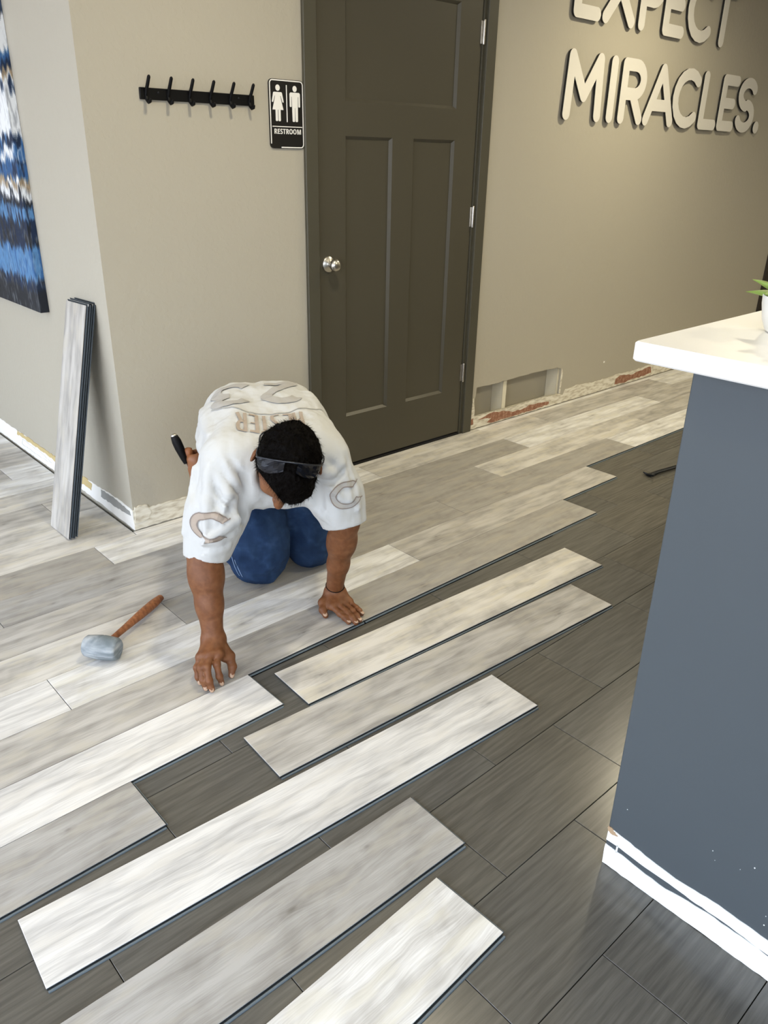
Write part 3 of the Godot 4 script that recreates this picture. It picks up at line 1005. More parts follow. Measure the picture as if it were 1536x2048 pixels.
# ---------------------------------------------------------------- floor: old tiles, new planks
# One click-lock plank: x from 0 to len, z from 0 to wid, printed face at y = 0; tongues on the front and on the right end.
func plank_meshes(len: float, wid: float, uoff: float, flip: bool, tongue_end := true) -> Array:
	uoff = clampf(uoff, 0.0, maxf(0.0, 0.999 - len / PL))   # the print never starts over within a plank
	var st := stn()
	var b := 0.0009
	var u0 := uoff
	var u1 := uoff + len / PL
	var vv := wid / PW
	var U := func(x: float, z: float) -> Vector2:
		var u := u0 + (u1 - u0) * x / len
		var v := vv * z / wid
		return Vector2(-u, 1.0 - v) if flip else Vector2(u, v)
	var p := [Vector3(b, 0, b), Vector3(len - b, 0, b), Vector3(len - b, 0, wid - b), Vector3(b, 0, wid - b)]
	var q := [Vector3(0, -b, 0), Vector3(len, -b, 0), Vector3(len, -b, wid), Vector3(0, -b, wid)]
	quad(st, p[3], p[2], p[1], p[0], U.call(b, wid - b), U.call(len - b, wid - b), U.call(len - b, b), U.call(b, b))
	for k in 4:
		var k2 := (k + 1) % 4
		var a: Vector3 = q[k]
		var e: Vector3 = q[k2]
		var f: Vector3 = p[k2]
		var g: Vector3 = p[k]
		quad(st, e, a, g, f, U.call(e.x, e.z), U.call(a.x, a.z), U.call(g.x, g.z), U.call(f.x, f.z))
	# printed layer is a thin sheet
	var t := -0.0022
	for k in 4:
		var a: Vector3 = q[k]
		var e: Vector3 = q[(k + 1) % 4]
		quad(st, Vector3(e.x, t, e.z), Vector3(a.x, t, a.z), a, e, U.call(e.x, e.z), U.call(a.x, a.z), U.call(a.x, a.z), U.call(e.x, e.z))
	var top := st.commit()
	# core, and the locking lip: a channel and a ridge in front of the edge
	st = stn()
	var i := 0.0008
	var xe := len - i
	box(st, Vector3(i, -TH, i), Vector3(xe, t, wid - i))
	box(st, Vector3(0.002, -TH, wid - 0.003), Vector3(len - 0.002, -0.0062, wid + 0.0045))
	if tongue_end:
		box(st, Vector3(len - 0.003, -TH, 0.002), Vector3(len + 0.0032, -0.0062, wid - 0.002))
	var core := st.commit()
	st = stn()
	var r0 := wid + 0.0034
	var along_x := Transform3D(Basis(Vector3(0, 0, 1), Vector3(0, 1, 0), Vector3(1, 0, 0)), Vector3.ZERO)
	prism(st, PackedVector2Array([Vector2(r0, -0.0075), Vector2(r0 + 0.0006, -0.0042), Vector2(r0 + 0.0036, -0.0042), Vector2(r0 + 0.0044, -0.005), Vector2(r0 + 0.0046, -0.0078)]), 0.002, len - 0.002, along_x)
	if tongue_end:
		var e0 := len + 0.0024
		prism(st, PackedVector2Array([Vector2(e0, -0.0075), Vector2(e0 + 0.0005, -0.0042), Vector2(e0 + 0.0024, -0.0042), Vector2(e0 + 0.003, -0.005), Vector2(e0 + 0.0032, -0.0078)]), -wid + 0.002, -0.002, Transform3D(Basis(Vector3(1, 0, 0), Vector3(0, 1, 0), Vector3(0, 0, -1)), Vector3.ZERO))
	return [top, core, st.commit()]

func joined_surfaces(a: Array, mats: Array) -> ArrayMesh:
	var m := ArrayMesh.new()
	for k in a.size():
		m.add_surface_from_arrays(Mesh.PRIMITIVE_TRIANGLES, (a[k] as ArrayMesh).surface_get_arrays(0))
		m.surface_set_material(k, mats[k])
	return m

func floor_and_planks() -> void:
	var rng := RandomNumberGenerator.new()
	rng.seed = 77
	var fl := struct("floor", boxm(Vector3(-3.7, -0.14, -4.72), Vector3(6.58, -0.021, 4.92)), M.gap, "floor of old grey-brown tiles half covered by new pale planks", "floor")
	# old wood-look tiles, half-bond
	var th := 0.012
	var tw := 0.481
	var td := 0.2383
	var meshes := []
	for k in 3:
		for f in 2:
			var st := stn()
			var g := 0.0009
			var e := 0.0006
			var lo := Vector3(g, -TH - th, g)
			var hi := Vector3(tw - g, -TH, td - g)
			box(st, lo, Vector3(hi.x, hi.y - e, hi.z))
			var us := 0.9
			var uo := 0.05 * k
			var a := Vector2(uo, 0.02)
			var c := Vector2(uo + us, 0.98)
			if f == 1:
				var sw := a
				a = c
				c = sw
			var y := -TH
			var ya := y - e
			quad(st, Vector3(lo.x + e, y, hi.z - e), Vector3(hi.x - e, y, hi.z - e), Vector3(hi.x - e, y, lo.z + e), Vector3(lo.x + e, y, lo.z + e), Vector2(a.x, c.y), c, Vector2(c.x, a.y), a)
			quad(st, Vector3(lo.x, ya, hi.z), Vector3(hi.x, ya, hi.z), Vector3(hi.x - e, y, hi.z - e), Vector3(lo.x + e, y, hi.z - e), Vector2(a.x, c.y), c, c, Vector2(a.x, c.y))
			quad(st, Vector3(hi.x, ya, hi.z), Vector3(hi.x, ya, lo.z), Vector3(hi.x - e, y, lo.z + e), Vector3(hi.x - e, y, hi.z - e), c, Vector2(c.x, a.y), Vector2(c.x, a.y), c)
			quad(st, Vector3(hi.x, ya, lo.z), Vector3(lo.x, ya, lo.z), Vector3(lo.x + e, y, lo.z + e), Vector3(hi.x - e, y, lo.z + e), Vector2(c.x, a.y), a, a, Vector2(c.x, a.y))
			quad(st, Vector3(lo.x, ya, lo.z), Vector3(lo.x, ya, hi.z), Vector3(lo.x + e, y, hi.z - e), Vector3(lo.x + e, y, lo.z + e), a, Vector2(a.x, c.y), Vector2(a.x, c.y), a)
			meshes.append(st.commit())
	for r in range(-2, 12):
		var z := 1.117 + td * r
		var x0 := (0.083 if posmod(r, 2) == 0 else -0.160) - tw * 5
		for k in 16:
			var x := x0 + tw * k
			if x > 3.6 or (z < 1.0 and x < 1.1) or (z > 2.6 and x > 0.6) or z > 3.6:
				continue
			if x < -1.6 and z < 1.4:
				continue
			var n := rng.randi() % 6
			part("tile", meshes[n], M.tile[rng.randi() % 3], fl, Transform3D(Basis(), Vector3(x, 0, z)))
	# new planks, stepped by a third; row 0 begins 37 mm in front of the wall
	# x positions of the joints in rows whose number leaves 0, 1, 2 when divided by three
	var joint := [-0.187, -0.640, -1.078]
	var tones := {}
	# design of planks that the photograph shows: "row/index" -> design
	var fixed := {"0/-1": 5, "0/0": 0, "0/1": 2, "0/2": 4, "1/0": 3, "1/1": 5, "1/2": 0, "1/-1": 3, "2/0": 4, "2/1": 5, "2/2": 2, "2/3": 4, "3/-1": 2, "3/0": 5, "3/1": 5, "3/2": 0, "4/-1": 1, "4/0": 0, "4/1": 4, "5/0": 4, "5/1": 5, "6/-1": 1, "7/-1": 3, "-1/-1": 1, "-2/-1": 0, "-3/-1": 4, "-4/-1": 0, "-5/-1": 3}
	for row in range(-25, 9):
		var z0 := 0.0375 + PW * row
		var z1 := z0 + PW
		var j: float = joint[posmod(row, 3)]
		var wall_end := -0.012
		for k in range(-3, 6):
			var xa := j + PL * k
			var xb := xa + PL
			if row == -1:
				xa += 0.448
				xb += 0.448
			# rows behind the corner stop at the side wall
			var cut_right := 1e9
			var za := z0
			if row < -1:
				cut_right = wall_end
			elif row == -1:
				if xb <= 0.9 and xa < -0.2:
					cut_right = wall_end
				elif xa > -0.2:
					za = 0.006
			# staircase of unfinished rows
			var last: float = [99.0, 99.0, 99.0, 99.0, 2.055, 1.608, -0.203, -0.645][row] if row >= 0 and row < 8 else 99.0
			if row == 8:
				continue
			if xb > last + 0.2 or xa > 5.4:
				continue
			if xa < -3.55:
				xa = -3.55
			xb = minf(xb, minf(cut_right, 5.44))
			if row == 3 and xb > 4.2:
				xb = 4.2
			if xb - xa < 0.05:
				continue
			var gap := 0.0018
			var d: int = fixed.get("%d/%d" % [row, k], [0, 1, 2, 0, 2, 3, 4, 5, 0, 4][rng.randi() % 10])
			var ab := plank_meshes(xb - xa - gap, z1 - za - gap, rng.randf(), rng.randf() < 0.5)
			part("plank", joined_surfaces(ab, [M.plank[d], M.coredark, M.core]), null, fl, Transform3D(Basis(), Vector3(xa, 0, za)))
	# the notched plank's narrow run along the door wall
	var nb := plank_meshes(0.713 + 0.0105, 0.0375 - 0.006 - 0.0018, 0.3, false, false)
	part("plank", joined_surfaces(nb, [M.plank[1], M.coredark, M.core]), null, fl, Transform3D(Basis(), Vector3(-0.0115, 0, 0.006)))
	# loose planks laid out in order, waiting to be clicked in
	var loose := [
		[Vector2(-0.125, 1.154), Vector2(1.218, 1.222), 2, 0.1, false, "pale cream loose plank closest to the laid floor's edge and the man's hands"],
		[Vector2(-0.348, 1.332), Vector2(0.999, 1.411), 4, 0.55, true, "grey-brown loose plank lying second from the man, touching the cream one behind it"],
		[Vector2(-0.981, 1.493), Vector2(0.365, 1.580), 1, 0.2, false, "long white loose plank whose both ends show, lying third from the man"],
		[Vector2(-1.505, 1.738), Vector2(-0.161, 1.772), 3, 0.7, true, "mid-grey loose plank between the long white one and the short white one nearest the viewer"],
		[Vector2(-1.622, 2.024), Vector2(-0.279, 1.974), 0, 0.4, true, "white loose plank nearest the viewer, cut off by the photo's bottom edge"]]
	for l: Array in loose:
		var a: Vector2 = l[0]
		var b: Vector2 = l[1]
		var ang := -(b - a).angle()
		var o := thing("loose_plank", l[5], "floor plank", Vector3(a.x, 0, a.y), ang, "loose floor planks laid out on the old tiles")
		var ab := plank_meshes(PL, PW, l[3], l[4])
		part("wear_layer", ab[0], M.plank[l[2]], o)
		part("core", ab[1], M.coredark, o)
		part("locking_lip", ab[2], M.core, o)
	# short planks leaning on the side wall
	var names := ["front plank of the stack leaning on the left wall, its pale grain face showing", "second plank from the front in the stack leaning on the left wall", "third plank from the front in the stack leaning on the left wall", "rear plank of the leaning stack, resting against the left wall"]
	var foot := Vector3(-0.241, 0.0, -0.259)
	var head := Vector3(-0.037, 0.872, -0.282)
	var yax := (head - foot).normalized()          # along the plank
	var zax := (Vector3(0, 0, 1) - yax * yax.z).normalized()
	var nax := yax.cross(zax)                      # out of the back
	if nax.x < 0:
		nax = -nax
	for k in 4:
		var lm := 0.9
		var o := thing("leaning_plank", names[k], "floor plank", foot + nax * (0.0087 * k) + Vector3(0, 0.001 + 0.0087 * 0.25 * k, 0.0) + yax * [0.0, 0.004, -0.001, 0.003][k] + zax * [0.0, 0.0015, -0.001, 0.001][k], 0.0, "short planks leaning on the left wall")
		# plank x runs up, plank z runs along the wall, face towards the room
		o.basis = Basis(yax, -nax, yax.cross(-nax))
		if o.basis.z.dot(Vector3(0, 0, 1)) < 0:
			o.basis = Basis(yax, -nax, -yax.cross(-nax))
		var ab := plank_meshes(lm, PW, 0.15 + 0.2 * k, false)
		part("wear_layer", ab[0], M.plank[[4, 0, 2, 3][k]], o)
		part("core", ab[1], M.coredark, o)
		part("locking_lip", ab[2], M.coreslate, o)

# ---------------------------------------------------------------- coat hooks, sign, letters, canvas
func coat_rack() -> void:
	var o := thing("coat_rack", "black metal wall rail of six coat hooks left of the restroom sign", "coat rack", Vector3(0.432, 1.575, 0.0))
	part("rail", boxm(Vector3(-0.228, -0.0185, 0), Vector3(0.228, 0.0175, 0.008), 0.0015), M.black, o)
	for k in 6:
		var x := -0.2 + 0.0826 * k - 0.007
		var st := stn()
		tube(st, [Vector3(x, -0.012, 0.006), Vector3(x, 0.012, 0.016), Vector3(x + 0.001, 0.03, 0.026), Vector3(x + 0.002, 0.049, 0.036), Vector3(x + 0.002, 0.053, 0.038)], [0.0058, 0.0058, 0.0058, 0.0056, 0.003], 12)
		tube(st, [Vector3(x, -0.008, 0.008), Vector3(x, -0.02, 0.012), Vector3(x, -0.027, 0.022), Vector3(x, -0.024, 0.033), Vector3(x, -0.017, 0.038)], [0.0058, 0.0058, 0.006, 0.0062, 0.004], 12)
		part("hook", st.commit(), M.black, o)
	for x: float in [-0.16, 0.16]:
		var st := stn()
		lathe(st, [Vector2(0.004, 0), Vector2(0.0035, 0.0015), Vector2(0.001, 0.002)], 12, Transform3D(Basis(Vector3.RIGHT, PI / 2), Vector3(x, 0.004, 0.008)))
		part("screw", st.commit(), M.steel, o)

func lettering(text: String, height: float, m: Material, parent: Node, at: Vector3, width := 0.0, called := "lettering") -> void:
	var tm := TextMesh.new()
	var f := SystemFont.new()
	f.font_names = PackedStringArray(["Droid Sans"])
	f.font_weight = 700
	tm.font = f
	tm.text = text
	tm.font_size = 64
	tm.pixel_size = 0.01
	tm.depth = 0.02
	var bb := tm.get_aabb()
	var s := height / bb.size.y
	var sx := s if width <= 0.0 else width / bb.size.x
	var c := bb.get_center()
	part(called, tm, m, parent, Transform3D(Basis.from_scale(Vector3(sx, s, 0.05)), at - Vector3(c.x * sx, c.y * s, 0)))

func sign_plate() -> void:
	var o := thing("restroom_sign", "black restroom sign with white woman and man figures beside the dark door", "sign", Vector3(0.808, 1.5355, 0.0))
	var st := stn()
	prism(st, rounded(Vector2(-0.0805, -0.1195), Vector2(0.0805, 0.1185), 0.016), 0.0, 0.006)
	part("plate", st.commit(), M.signblack, o)
	# white line round the edge, worn away at the lower left
	var outer := rounded(Vector2(-0.0785, -0.1175), Vector2(0.0785, 0.1165), 0.0145, 8)
	var inner := rounded(Vector2(-0.0745, -0.1135), Vector2(0.0745, 0.1125), 0.0105, 8)
	st = stn()
	var n := outer.size()
	for i in n:
		var mid := (outer[i] + outer[(i + 1) % n]) * 0.5
		if mid.x < -0.068 and mid.y < -0.1 or mid.y < -0.112 and mid.x < -0.03:
			continue
		var a := outer[i]
		var b := outer[(i + 1) % n]
		var c := inner[(i + 1) % n]
		var d := inner[i]
		if absf(a.y - b.y) < 0.001 and mid.y < -0.11:   # bottom run: keep its right part only
			b.x = b.x
			a = Vector2(maxf(a.x, -0.03), a.y)
			d = Vector2(maxf(d.x, -0.03), d.y)
		prism(st, PackedVector2Array([a, b, c, d]), 0.0055, 0.0068)
	part("border", st.commit(), M.signwhite, o)
	# woman
	st = stn()
	var cx := -0.0425
	prism(st, circle(Vector2(cx + 0.002, 0.089), 0.0098, 24, 0.0105), 0.0055, 0.0075)
	prism(st, PackedVector2Array([Vector2(cx - 0.016, 0.0745), Vector2(cx + 0.018, 0.0745), Vector2(cx + 0.021, 0.072), Vector2(cx + 0.028, 0.043), Vector2(cx + 0.0265, 0.0395), Vector2(cx + 0.0225, 0.041), Vector2(cx + 0.0145, 0.0625), Vector2(cx + 0.0125, 0.0615), Vector2(cx + 0.026, 0.0145), Vector2(cx + 0.0125, 0.0145), Vector2(cx + 0.0125, -0.022), Vector2(cx + 0.0105, -0.0245), Vector2(cx + 0.0045, -0.0245), Vector2(cx + 0.0025, -0.022), Vector2(cx + 0.0025, 0.0145), Vector2(cx - 0.0005, 0.0145), Vector2(cx - 0.0005, -0.022), Vector2(cx - 0.0025, -0.0245), Vector2(cx - 0.0085, -0.0245), Vector2(cx - 0.0105, -0.022), Vector2(cx - 0.0105, 0.0145), Vector2(cx - 0.024, 0.0145), Vector2(cx - 0.0105, 0.0615), Vector2(cx - 0.0125, 0.0625), Vector2(cx - 0.0205, 0.041), Vector2(cx - 0.0245, 0.0395), Vector2(cx - 0.026, 0.043), Vector2(cx - 0.019, 0.072)]), 0.0055, 0.0075)
	part("woman_figure", st.commit(), M.signwhite, o)
	st = stn()
	cx = 0.0388
	prism(st, circle(Vector2(cx, 0.089), 0.0095, 24, 0.0105), 0.0055, 0.0075)
	prism(st, PackedVector2Array([Vector2(cx - 0.02, 0.0765), Vector2(cx + 0.02, 0.0765), Vector2(cx + 0.0245, 0.072), Vector2(cx + 0.0245, 0.029), Vector2(cx + 0.0225, 0.0265), Vector2(cx + 0.0185, 0.0265), Vector2(cx + 0.0165, 0.029), Vector2(cx + 0.0165, 0.062), Vector2(cx + 0.014, 0.062), Vector2(cx + 0.0125, -0.022), Vector2(cx + 0.0105, -0.0245), Vector2(cx + 0.0035, -0.0245), Vector2(cx + 0.0015, -0.022), Vector2(cx + 0.001, 0.024), Vector2(cx - 0.001, 0.024), Vector2(cx - 0.0015, -0.022), Vector2(cx - 0.0035, -0.0245), Vector2(cx - 0.0105, -0.0245), Vector2(cx - 0.0125, -0.022), Vector2(cx - 0.014, 0.062), Vector2(cx - 0.0165, 0.062), Vector2(cx - 0.0165, 0.029), Vector2(cx - 0.0185, 0.0265), Vector2(cx - 0.0225, 0.0265), Vector2(cx - 0.0245, 0.029), Vector2(cx - 0.0245, 0.072)]), 0.0055, 0.0075)
	part("man_figure", st.commit(), M.signwhite, o)
	part("divider", boxm(Vector3(-0.0015, -0.0265, 0.0055), Vector3(0.0025, 0.1, 0.0075), 0.0006), M.signwhite, o)
	part("rule", boxm(Vector3(-0.0695, -0.0445, 0.0055), Vector3(0.0715, -0.0412, 0.0072), 0.0006), M.signwhite, o)
	lettering("RESTROOM", 0.0185, M.signwhite, o, Vector3(0.002, -0.0595, 0.0063), 0.126)

# strokes of the round-ended letters, in units of the cap height
func strokes(ch: String) -> Array:
	match ch:
		"E": return [[Vector2(0.55, 0), Vector2(0, 0), Vector2(0, 1), Vector2(0.55, 1)], [Vector2(0, 0.5), Vector2(0.47, 0.5)]]
		"X": return [[Vector2(0, 0), Vector2(0.72, 1)], [Vector2(0, 1), Vector2(0.72, 0)]]
		"P": return [[Vector2(0, 0), Vector2(0, 1)], [Vector2(0, 1), Vector2(0.34, 1)] + arc(Vector2(0.34, 0.72), 0.28, 90, -90) + [Vector2(0, 0.44)]]
		"R": return [[Vector2(0, 0), Vector2(0, 1)], [Vector2(0, 1), Vector2(0.34, 1)] + arc(Vector2(0.34, 0.73), 0.27, 90, -90) + [Vector2(0, 0.46)], [Vector2(0.3, 0.46), Vector2(0.6, 0)]]
		"T": return [[Vector2(0.36, 0), Vector2(0.36, 1)], [Vector2(0, 1), Vector2(0.72, 1)]]
		"I": return [[Vector2(0, 0), Vector2(0, 1)]]
		"L": return [[Vector2(0, 1), Vector2(0, 0), Vector2(0.52, 0)]]
		"M": return [[Vector2(0, 0), Vector2(0.05, 1), Vector2(0.46, 0.34), Vector2(0.87, 1), Vector2(0.92, 0)]]
		"A": return [[Vector2(0, 0), Vector2(0.4, 1), Vector2(0.8, 0)], [Vector2(0.13, 0.3), Vector2(0.67, 0.3)]]
		"C": return [arc(Vector2(0.46, 0.5), 0.46, 48, 312, 1.09)]
		"S": return [arc(Vector2(0.3, 0.745), 0.29, 30, 180, 0.9) + arc(Vector2(0.3, 0.74), 0.29, 180, 265, 0.9) + arc(Vector2(0.3, 0.26), 0.29, 85, -90, 0.9) + arc(Vector2(0.3, 0.26), 0.29, -90, -155, 0.9)]
		".": return [[Vector2(0.02, 0.0), Vector2(0.021, 0.0)]]
	return []

func arc(c: Vector2, r: float, a0: float, a1: float, sy := 1.0) -> Array:
	var o := []
	for i in 15:
		var a := deg_to_rad(lerpf(a0, a1, i / 14.0))
		o.append(c + Vector2(cos(a) * r, sin(a) * r * sy))
	return o

func letter(ch: String, x0: float, x1: float, y: float, h: float, w: float, label: String, group: String) -> void:
	# strokes are centre lines; the outline reaches w/2 beyond them
	var o := thing("wall_letter", label, "letter", Vector3(x0, y, 0.0), 0.0, group)
	var face := stn()
	var side := stn()
	var st := strokes(ch)
	var top := 0.0
	var layer := 0
	for s: Array in st:
		for p: Vector2 in s:
			top = maxf(top, p.x)
	var sx := (x1 - x0 - w) / maxf(top, 0.02)
	for s: Array in st:
		var pl := PackedVector2Array()
		for p: Vector2 in s:
			pl.append(Vector2(w * 0.5 + p.x * (sx if ch != "." else 0.0), w * 0.5 + p.y * (h - w)))
		if pl.size() == 2 and pl[0].distance_to(pl[1]) < 0.002:
			pl[1] = pl[0] + Vector2(0.002, 0)
		var big := PackedVector2Array()
		for p in pl:
			big.append(p * 1000.0)
		for poly_big: PackedVector2Array in Geometry2D.offset_polyline(big, w * 500.0, Geometry2D.JOIN_ROUND, Geometry2D.END_ROUND):
			var poly := PackedVector2Array()
			for p in poly_big:
				poly.append(p * 0.001)
			if Geometry2D.is_polygon_clockwise(poly):
				continue
			prism(face, poly, 0.0185, 0.0202 + 0.00012 * layer)
			for q_big: PackedVector2Array in Geometry2D.offset_polygon(poly_big, -1.2):
				var q := PackedVector2Array()
				for p in q_big:
					q.append(p * 0.001)
				prism(side, q, 0.006, 0.0186)
			layer += 1
	part("metal_face", face.commit(), M.brushed, o)
	part("black_return", side.commit(), M.blackside, o)
	for s: Array in st:
		for p: Vector2 in [s[0], s[s.size() - 1]]:
			var pin := stn()
			var q := Vector3(w * 0.5 + p.x * (sx if ch != "." else 0.0), w * 0.5 + p.y * (h - w), 0)
			lathe(pin, [Vector2(0.004, -0.001), Vector2(0.004, 0.007)], 8, Transform3D(Basis(Vector3.RIGHT, PI / 2), q))
			part("standoff_pin", pin.commit(), M.blackside, o)

func wall_letters() -> void:
	var g := "brushed metal letters on the beige wall"
	var up := 2.043
	var H := 0.325
	var W := 0.062
	letter("E", 2.555, 2.79, up, H, W, "brushed metal E on the wall, first letter of the upper word", g)
	letter("X", 2.805, 3.105, up, H, W, "brushed metal X on the wall, in the upper word", g)
	letter("P", 3.145, 3.385, up, H, W, "brushed metal P on the wall, in the upper word", g)
	letter("E", 3.395, 3.63, up, H, W, "brushed metal E in the middle of the upper word, after the P", g)
	letter("C", 3.645, 3.94, up, H, W, "brushed metal C near the end of the upper word, before the T", g)
	letter("T", 3.93, 4.24, up, H, W, "brushed metal T on the wall, last letter of the upper word", g)
	var lo := 1.585
	letter("M", 2.548, 2.888, lo, H, W, "brushed metal M on the wall, first letter of the lower word", g)
	letter("I", 2.945, 3.007, lo, H, W, "brushed metal I on the wall, between the M and the R", g)
	letter("R", 3.058, 3.31, lo, H, W, "brushed metal R on the wall, in the lower word", g)
	letter("A", 3.318, 3.652, lo, H, W, "brushed metal A on the wall, in the lower word", g)
	letter("C", 3.624, 3.93, lo, H, W, "brushed metal C in the lower word, between the A and the L", g)
	letter("L", 3.965, 4.195, lo, H, W, "brushed metal L on the wall, in the lower word", g)
	letter("E", 4.215, 4.44, lo, H, W, "brushed metal E near the end of the lower word, before the S", g)
	letter("S", 4.448, 4.715, lo, H, W, "brushed metal S on the wall, last letter of the lower word", g)
	letter(".", 4.742, 4.822, lo, 0.07, 0.075, "round brushed metal full stop after the lower word", g)

func canvas() -> void:
	var o := thing("canvas_painting", "tall abstract canvas in navy, blue, white and tan on the left wall", "painting", Vector3(0, 0.786, -0.573))
	var rack := 0.0
	var w := 0.95
	var h := 1.25
	var t := 0.036
	var a := Vector3(-t, 0, -w)
	var b := Vector3(-t, 0, 0)
	var c := Vector3(-t, h, rack)
	var d := Vector3(-t, h, -w + rack)
	var e := Vector3(t - 0.001, 0, 0)
	var st := stn()
	quad(st, a, b, c, d, Vector2(0.04, 1), Vector2(0.96, 1), Vector2(0.96, 0), Vector2(0.04, 0))
	part("painted_face", st.commit(), M.canvas, o)
	st = stn()
	quad(st, b, b + e, c + e, c, Vector2(0.96, 1), Vector2(1, 1), Vector2(1, 0), Vector2(0.96, 0))
	part("painted_side", st.commit(), M.canvas, o)
	st = stn()
	quad(st, a + e, a, d, d + e)
	quad(st, a + e, b + e, b, a)
	quad(st, d, c, c + e, d + e)
	quad(st, b + e, a + e, d + e, c + e)
	part("canvas_edge", st.commit(), M.canvasside, o)

# ---------------------------------------------------------------- counter and what stands on it
func counter() -> void:
	var X := 0.0302
	var Z := 2.182
	var o := thing("reception_counter", "slate-blue reception counter base with its baseboard torn off", "counter", Vector3(X, -TH, Z))
	var at := Transform3D(Basis(), -o.position)
	part("body", boxm(Vector3(X, -TH, Z), Vector3(2.2, 1.12, 4.3), 0.002), M.slate, o, at)
	var sx := Transform3D(Basis(Vector3(0, 0, 1), Vector3(0, 1, 0), Vector3(-1, 0, 0)), Vector3(X, 0, 0))
	var up := [Vector2(2.1825, 0.098), Vector2(2.1825, 0.06), Vector2(2.205, 0.0605), Vector2(2.289, 0.057), Vector2(2.331, 0.0575), Vector2(2.367, 0.056), Vector2(2.415, 0.055), Vector2(2.46, 0.056), Vector2(2.53, 0.05), Vector2(4.29, 0.05), Vector2(4.29, 0.085), Vector2(2.527, 0.084), Vector2(2.47, 0.085), Vector2(2.43, 0.088), Vector2(2.394, 0.084), Vector2(2.341, 0.081), Vector2(2.284, 0.085), Vector2(2.223, 0.093)]
	var dn := [Vector2(2.1825, -0.007), Vector2(4.29, -0.007), Vector2(4.29, 0.052), Vector2(2.53, 0.052), Vector2(2.47, 0.05), Vector2(2.416, 0.051), Vector2(2.361, 0.045), Vector2(2.327, 0.038), Vector2(2.28, 0.04), Vector2(2.237, 0.045), Vector2(2.1825, 0.047)]
	for k in 2:
		var st := stn()
		prism(st, ragged(up if k == 0 else dn, 0.012, 0.0012, 51 + k), -0.001, 0.0016, sx)
		part("white_adhesive", st.commit(), M.glue, o, at)
	var st := stn()
	prism(st, ragged([Vector2(2.208, 0.044), Vector2(2.212, 0.044), Vector2(2.212, 0.063), Vector2(2.208, 0.063)], 0.004, 0.0006, 55), -0.001, 0.0016, sx)
	part("adhesive_thread", st.commit(), M.glue, o, at)
	st = stn()
	prism(st, ragged([Vector2(2.1826, 0.086), Vector2(2.195, 0.083), Vector2(2.208, 0.088), Vector2(2.2, 0.094), Vector2(2.1826, 0.1)], 0.003, 0.002, 56), -0.001, 0.0019, sx)
	part("torn_paper_edge", st.commit(), M.tornpaper, o, at)
	var rng := RandomNumberGenerator.new()
	rng.seed = 9
	st = stn()
	for k in 7:
		var c := Vector2(rng.randf_range(2.2, 2.55), rng.randf_range(0.1, 0.24))
		prism(st, circle(c, rng.randf_range(0.0005, 0.0013), 6), -0.001, 0.001, sx)
	var spk := part("paint_speck", st.commit(), M.glue, o, at)
	spk.set_meta("kind", "stuff")
	var c := thing("countertop", "thick white quartz countertop overhanging the blue counter", "countertop", Vector3(-0.1, 1.12, 2.142))
	st = stn()
	var out := rounded(Vector2(-0.1, -4.35), Vector2(2.3, -2.142), 0.008, 4)
	# rounded outline, with a softened upper and lower edge
	var flat := Transform3D(Basis(Vector3(1, 0, 0), Vector3(0, 0, -1), Vector3(0, 1, 0)), Vector3.ZERO)
	var b := 0.0028
	prism(st, out, 1.12 + b, 1.15 - b, flat)
	var inn := rounded(Vector2(-0.1 + b, -4.35 + b), Vector2(2.3 - b, -2.142 - b), 0.0065, 4)
	prism(st, inn, 1.12, 1.15, flat)
	for i in out.size():
		var j := (i + 1) % out.size()
		for s: Array in [[1.15 - b, 1.15], [1.12 + b, 1.12]]:
			var p0 := Vector3(out[i].x, s[0], -out[i].y)
			var p1 := Vector3(out[j].x, s[0], -out[j].y)
			var q1 := Vector3(inn[j].x, s[1], -inn[j].y)
			var q0 := Vector3(inn[i].x, s[1], -inn[i].y)
			if s[1] > s[0]:
				quad(st, p0, p1, q1, q0)
			else:
				quad(st, q0, q1, p1, p0)
	part("slab", st.commit(), M.quartz, c, Transform3D(Basis(), -c.position))
	# plant
	var P := Vector3(0.152, 1.15, 2.262)
	var pot := thing("potted_succulent", "small white pot of pointed green leaves on the countertop", "potted plant", P)
	st = stn()
	lathe(st, [Vector2(0.024, 0.0), Vector2(0.03, 0.004), Vector2(0.037, 0.02), Vector2(0.042, 0.045), Vector2(0.043, 0.058), Vector2(0.04, 0.058), Vector2(0.039, 0.048)], 28)
	part("pot", st.commit(), M.pot, pot)
	st = stn()
	lathe(st, [Vector2(0.0395, 0.044), Vector2(0.03, 0.05), Vector2(0.005, 0.051)], 20)
	part("soil", st.commit(), M.dark, pot)
	for k in 15:
		var a := TAU * k * 0.382
		var lift := 0.05 + 0.85 * (k / 14.0)
		var len := 0.074 - 0.014 * lift
		var dir := Vector3(cos(a) * cos(lift * 1.25), sin(lift * 1.25), sin(a) * cos(lift * 1.25))
		var side := dir.cross(Vector3.UP).normalized()
		var nrm := side.cross(dir).normalized()
		var rings := []
		for i in 7:
			var t := i / 6.0
			var ctr := Vector3(0, 0.05, 0) + dir * (0.008 + len * t) + Vector3(0, -0.012 * t * t, 0)
			var wd := 0.0185 * sin(PI * pow(clampf(t * 0.92 + 0.06, 0, 1), 0.75)) + 0.0004
			var r := PackedVector3Array()
			for j in 8:
				var q := TAU * j / 8
				r.append(ctr + side * cos(q) * wd + nrm * (sin(q) * wd * 0.28 + 0.2 * wd * cos(q) * cos(q)))
			rings.append(r)
		st = stn()
		rings_mesh(st, rings)
		part("leaf", st.commit(), M.leaf if k % 3 else M.leafdark, pot)

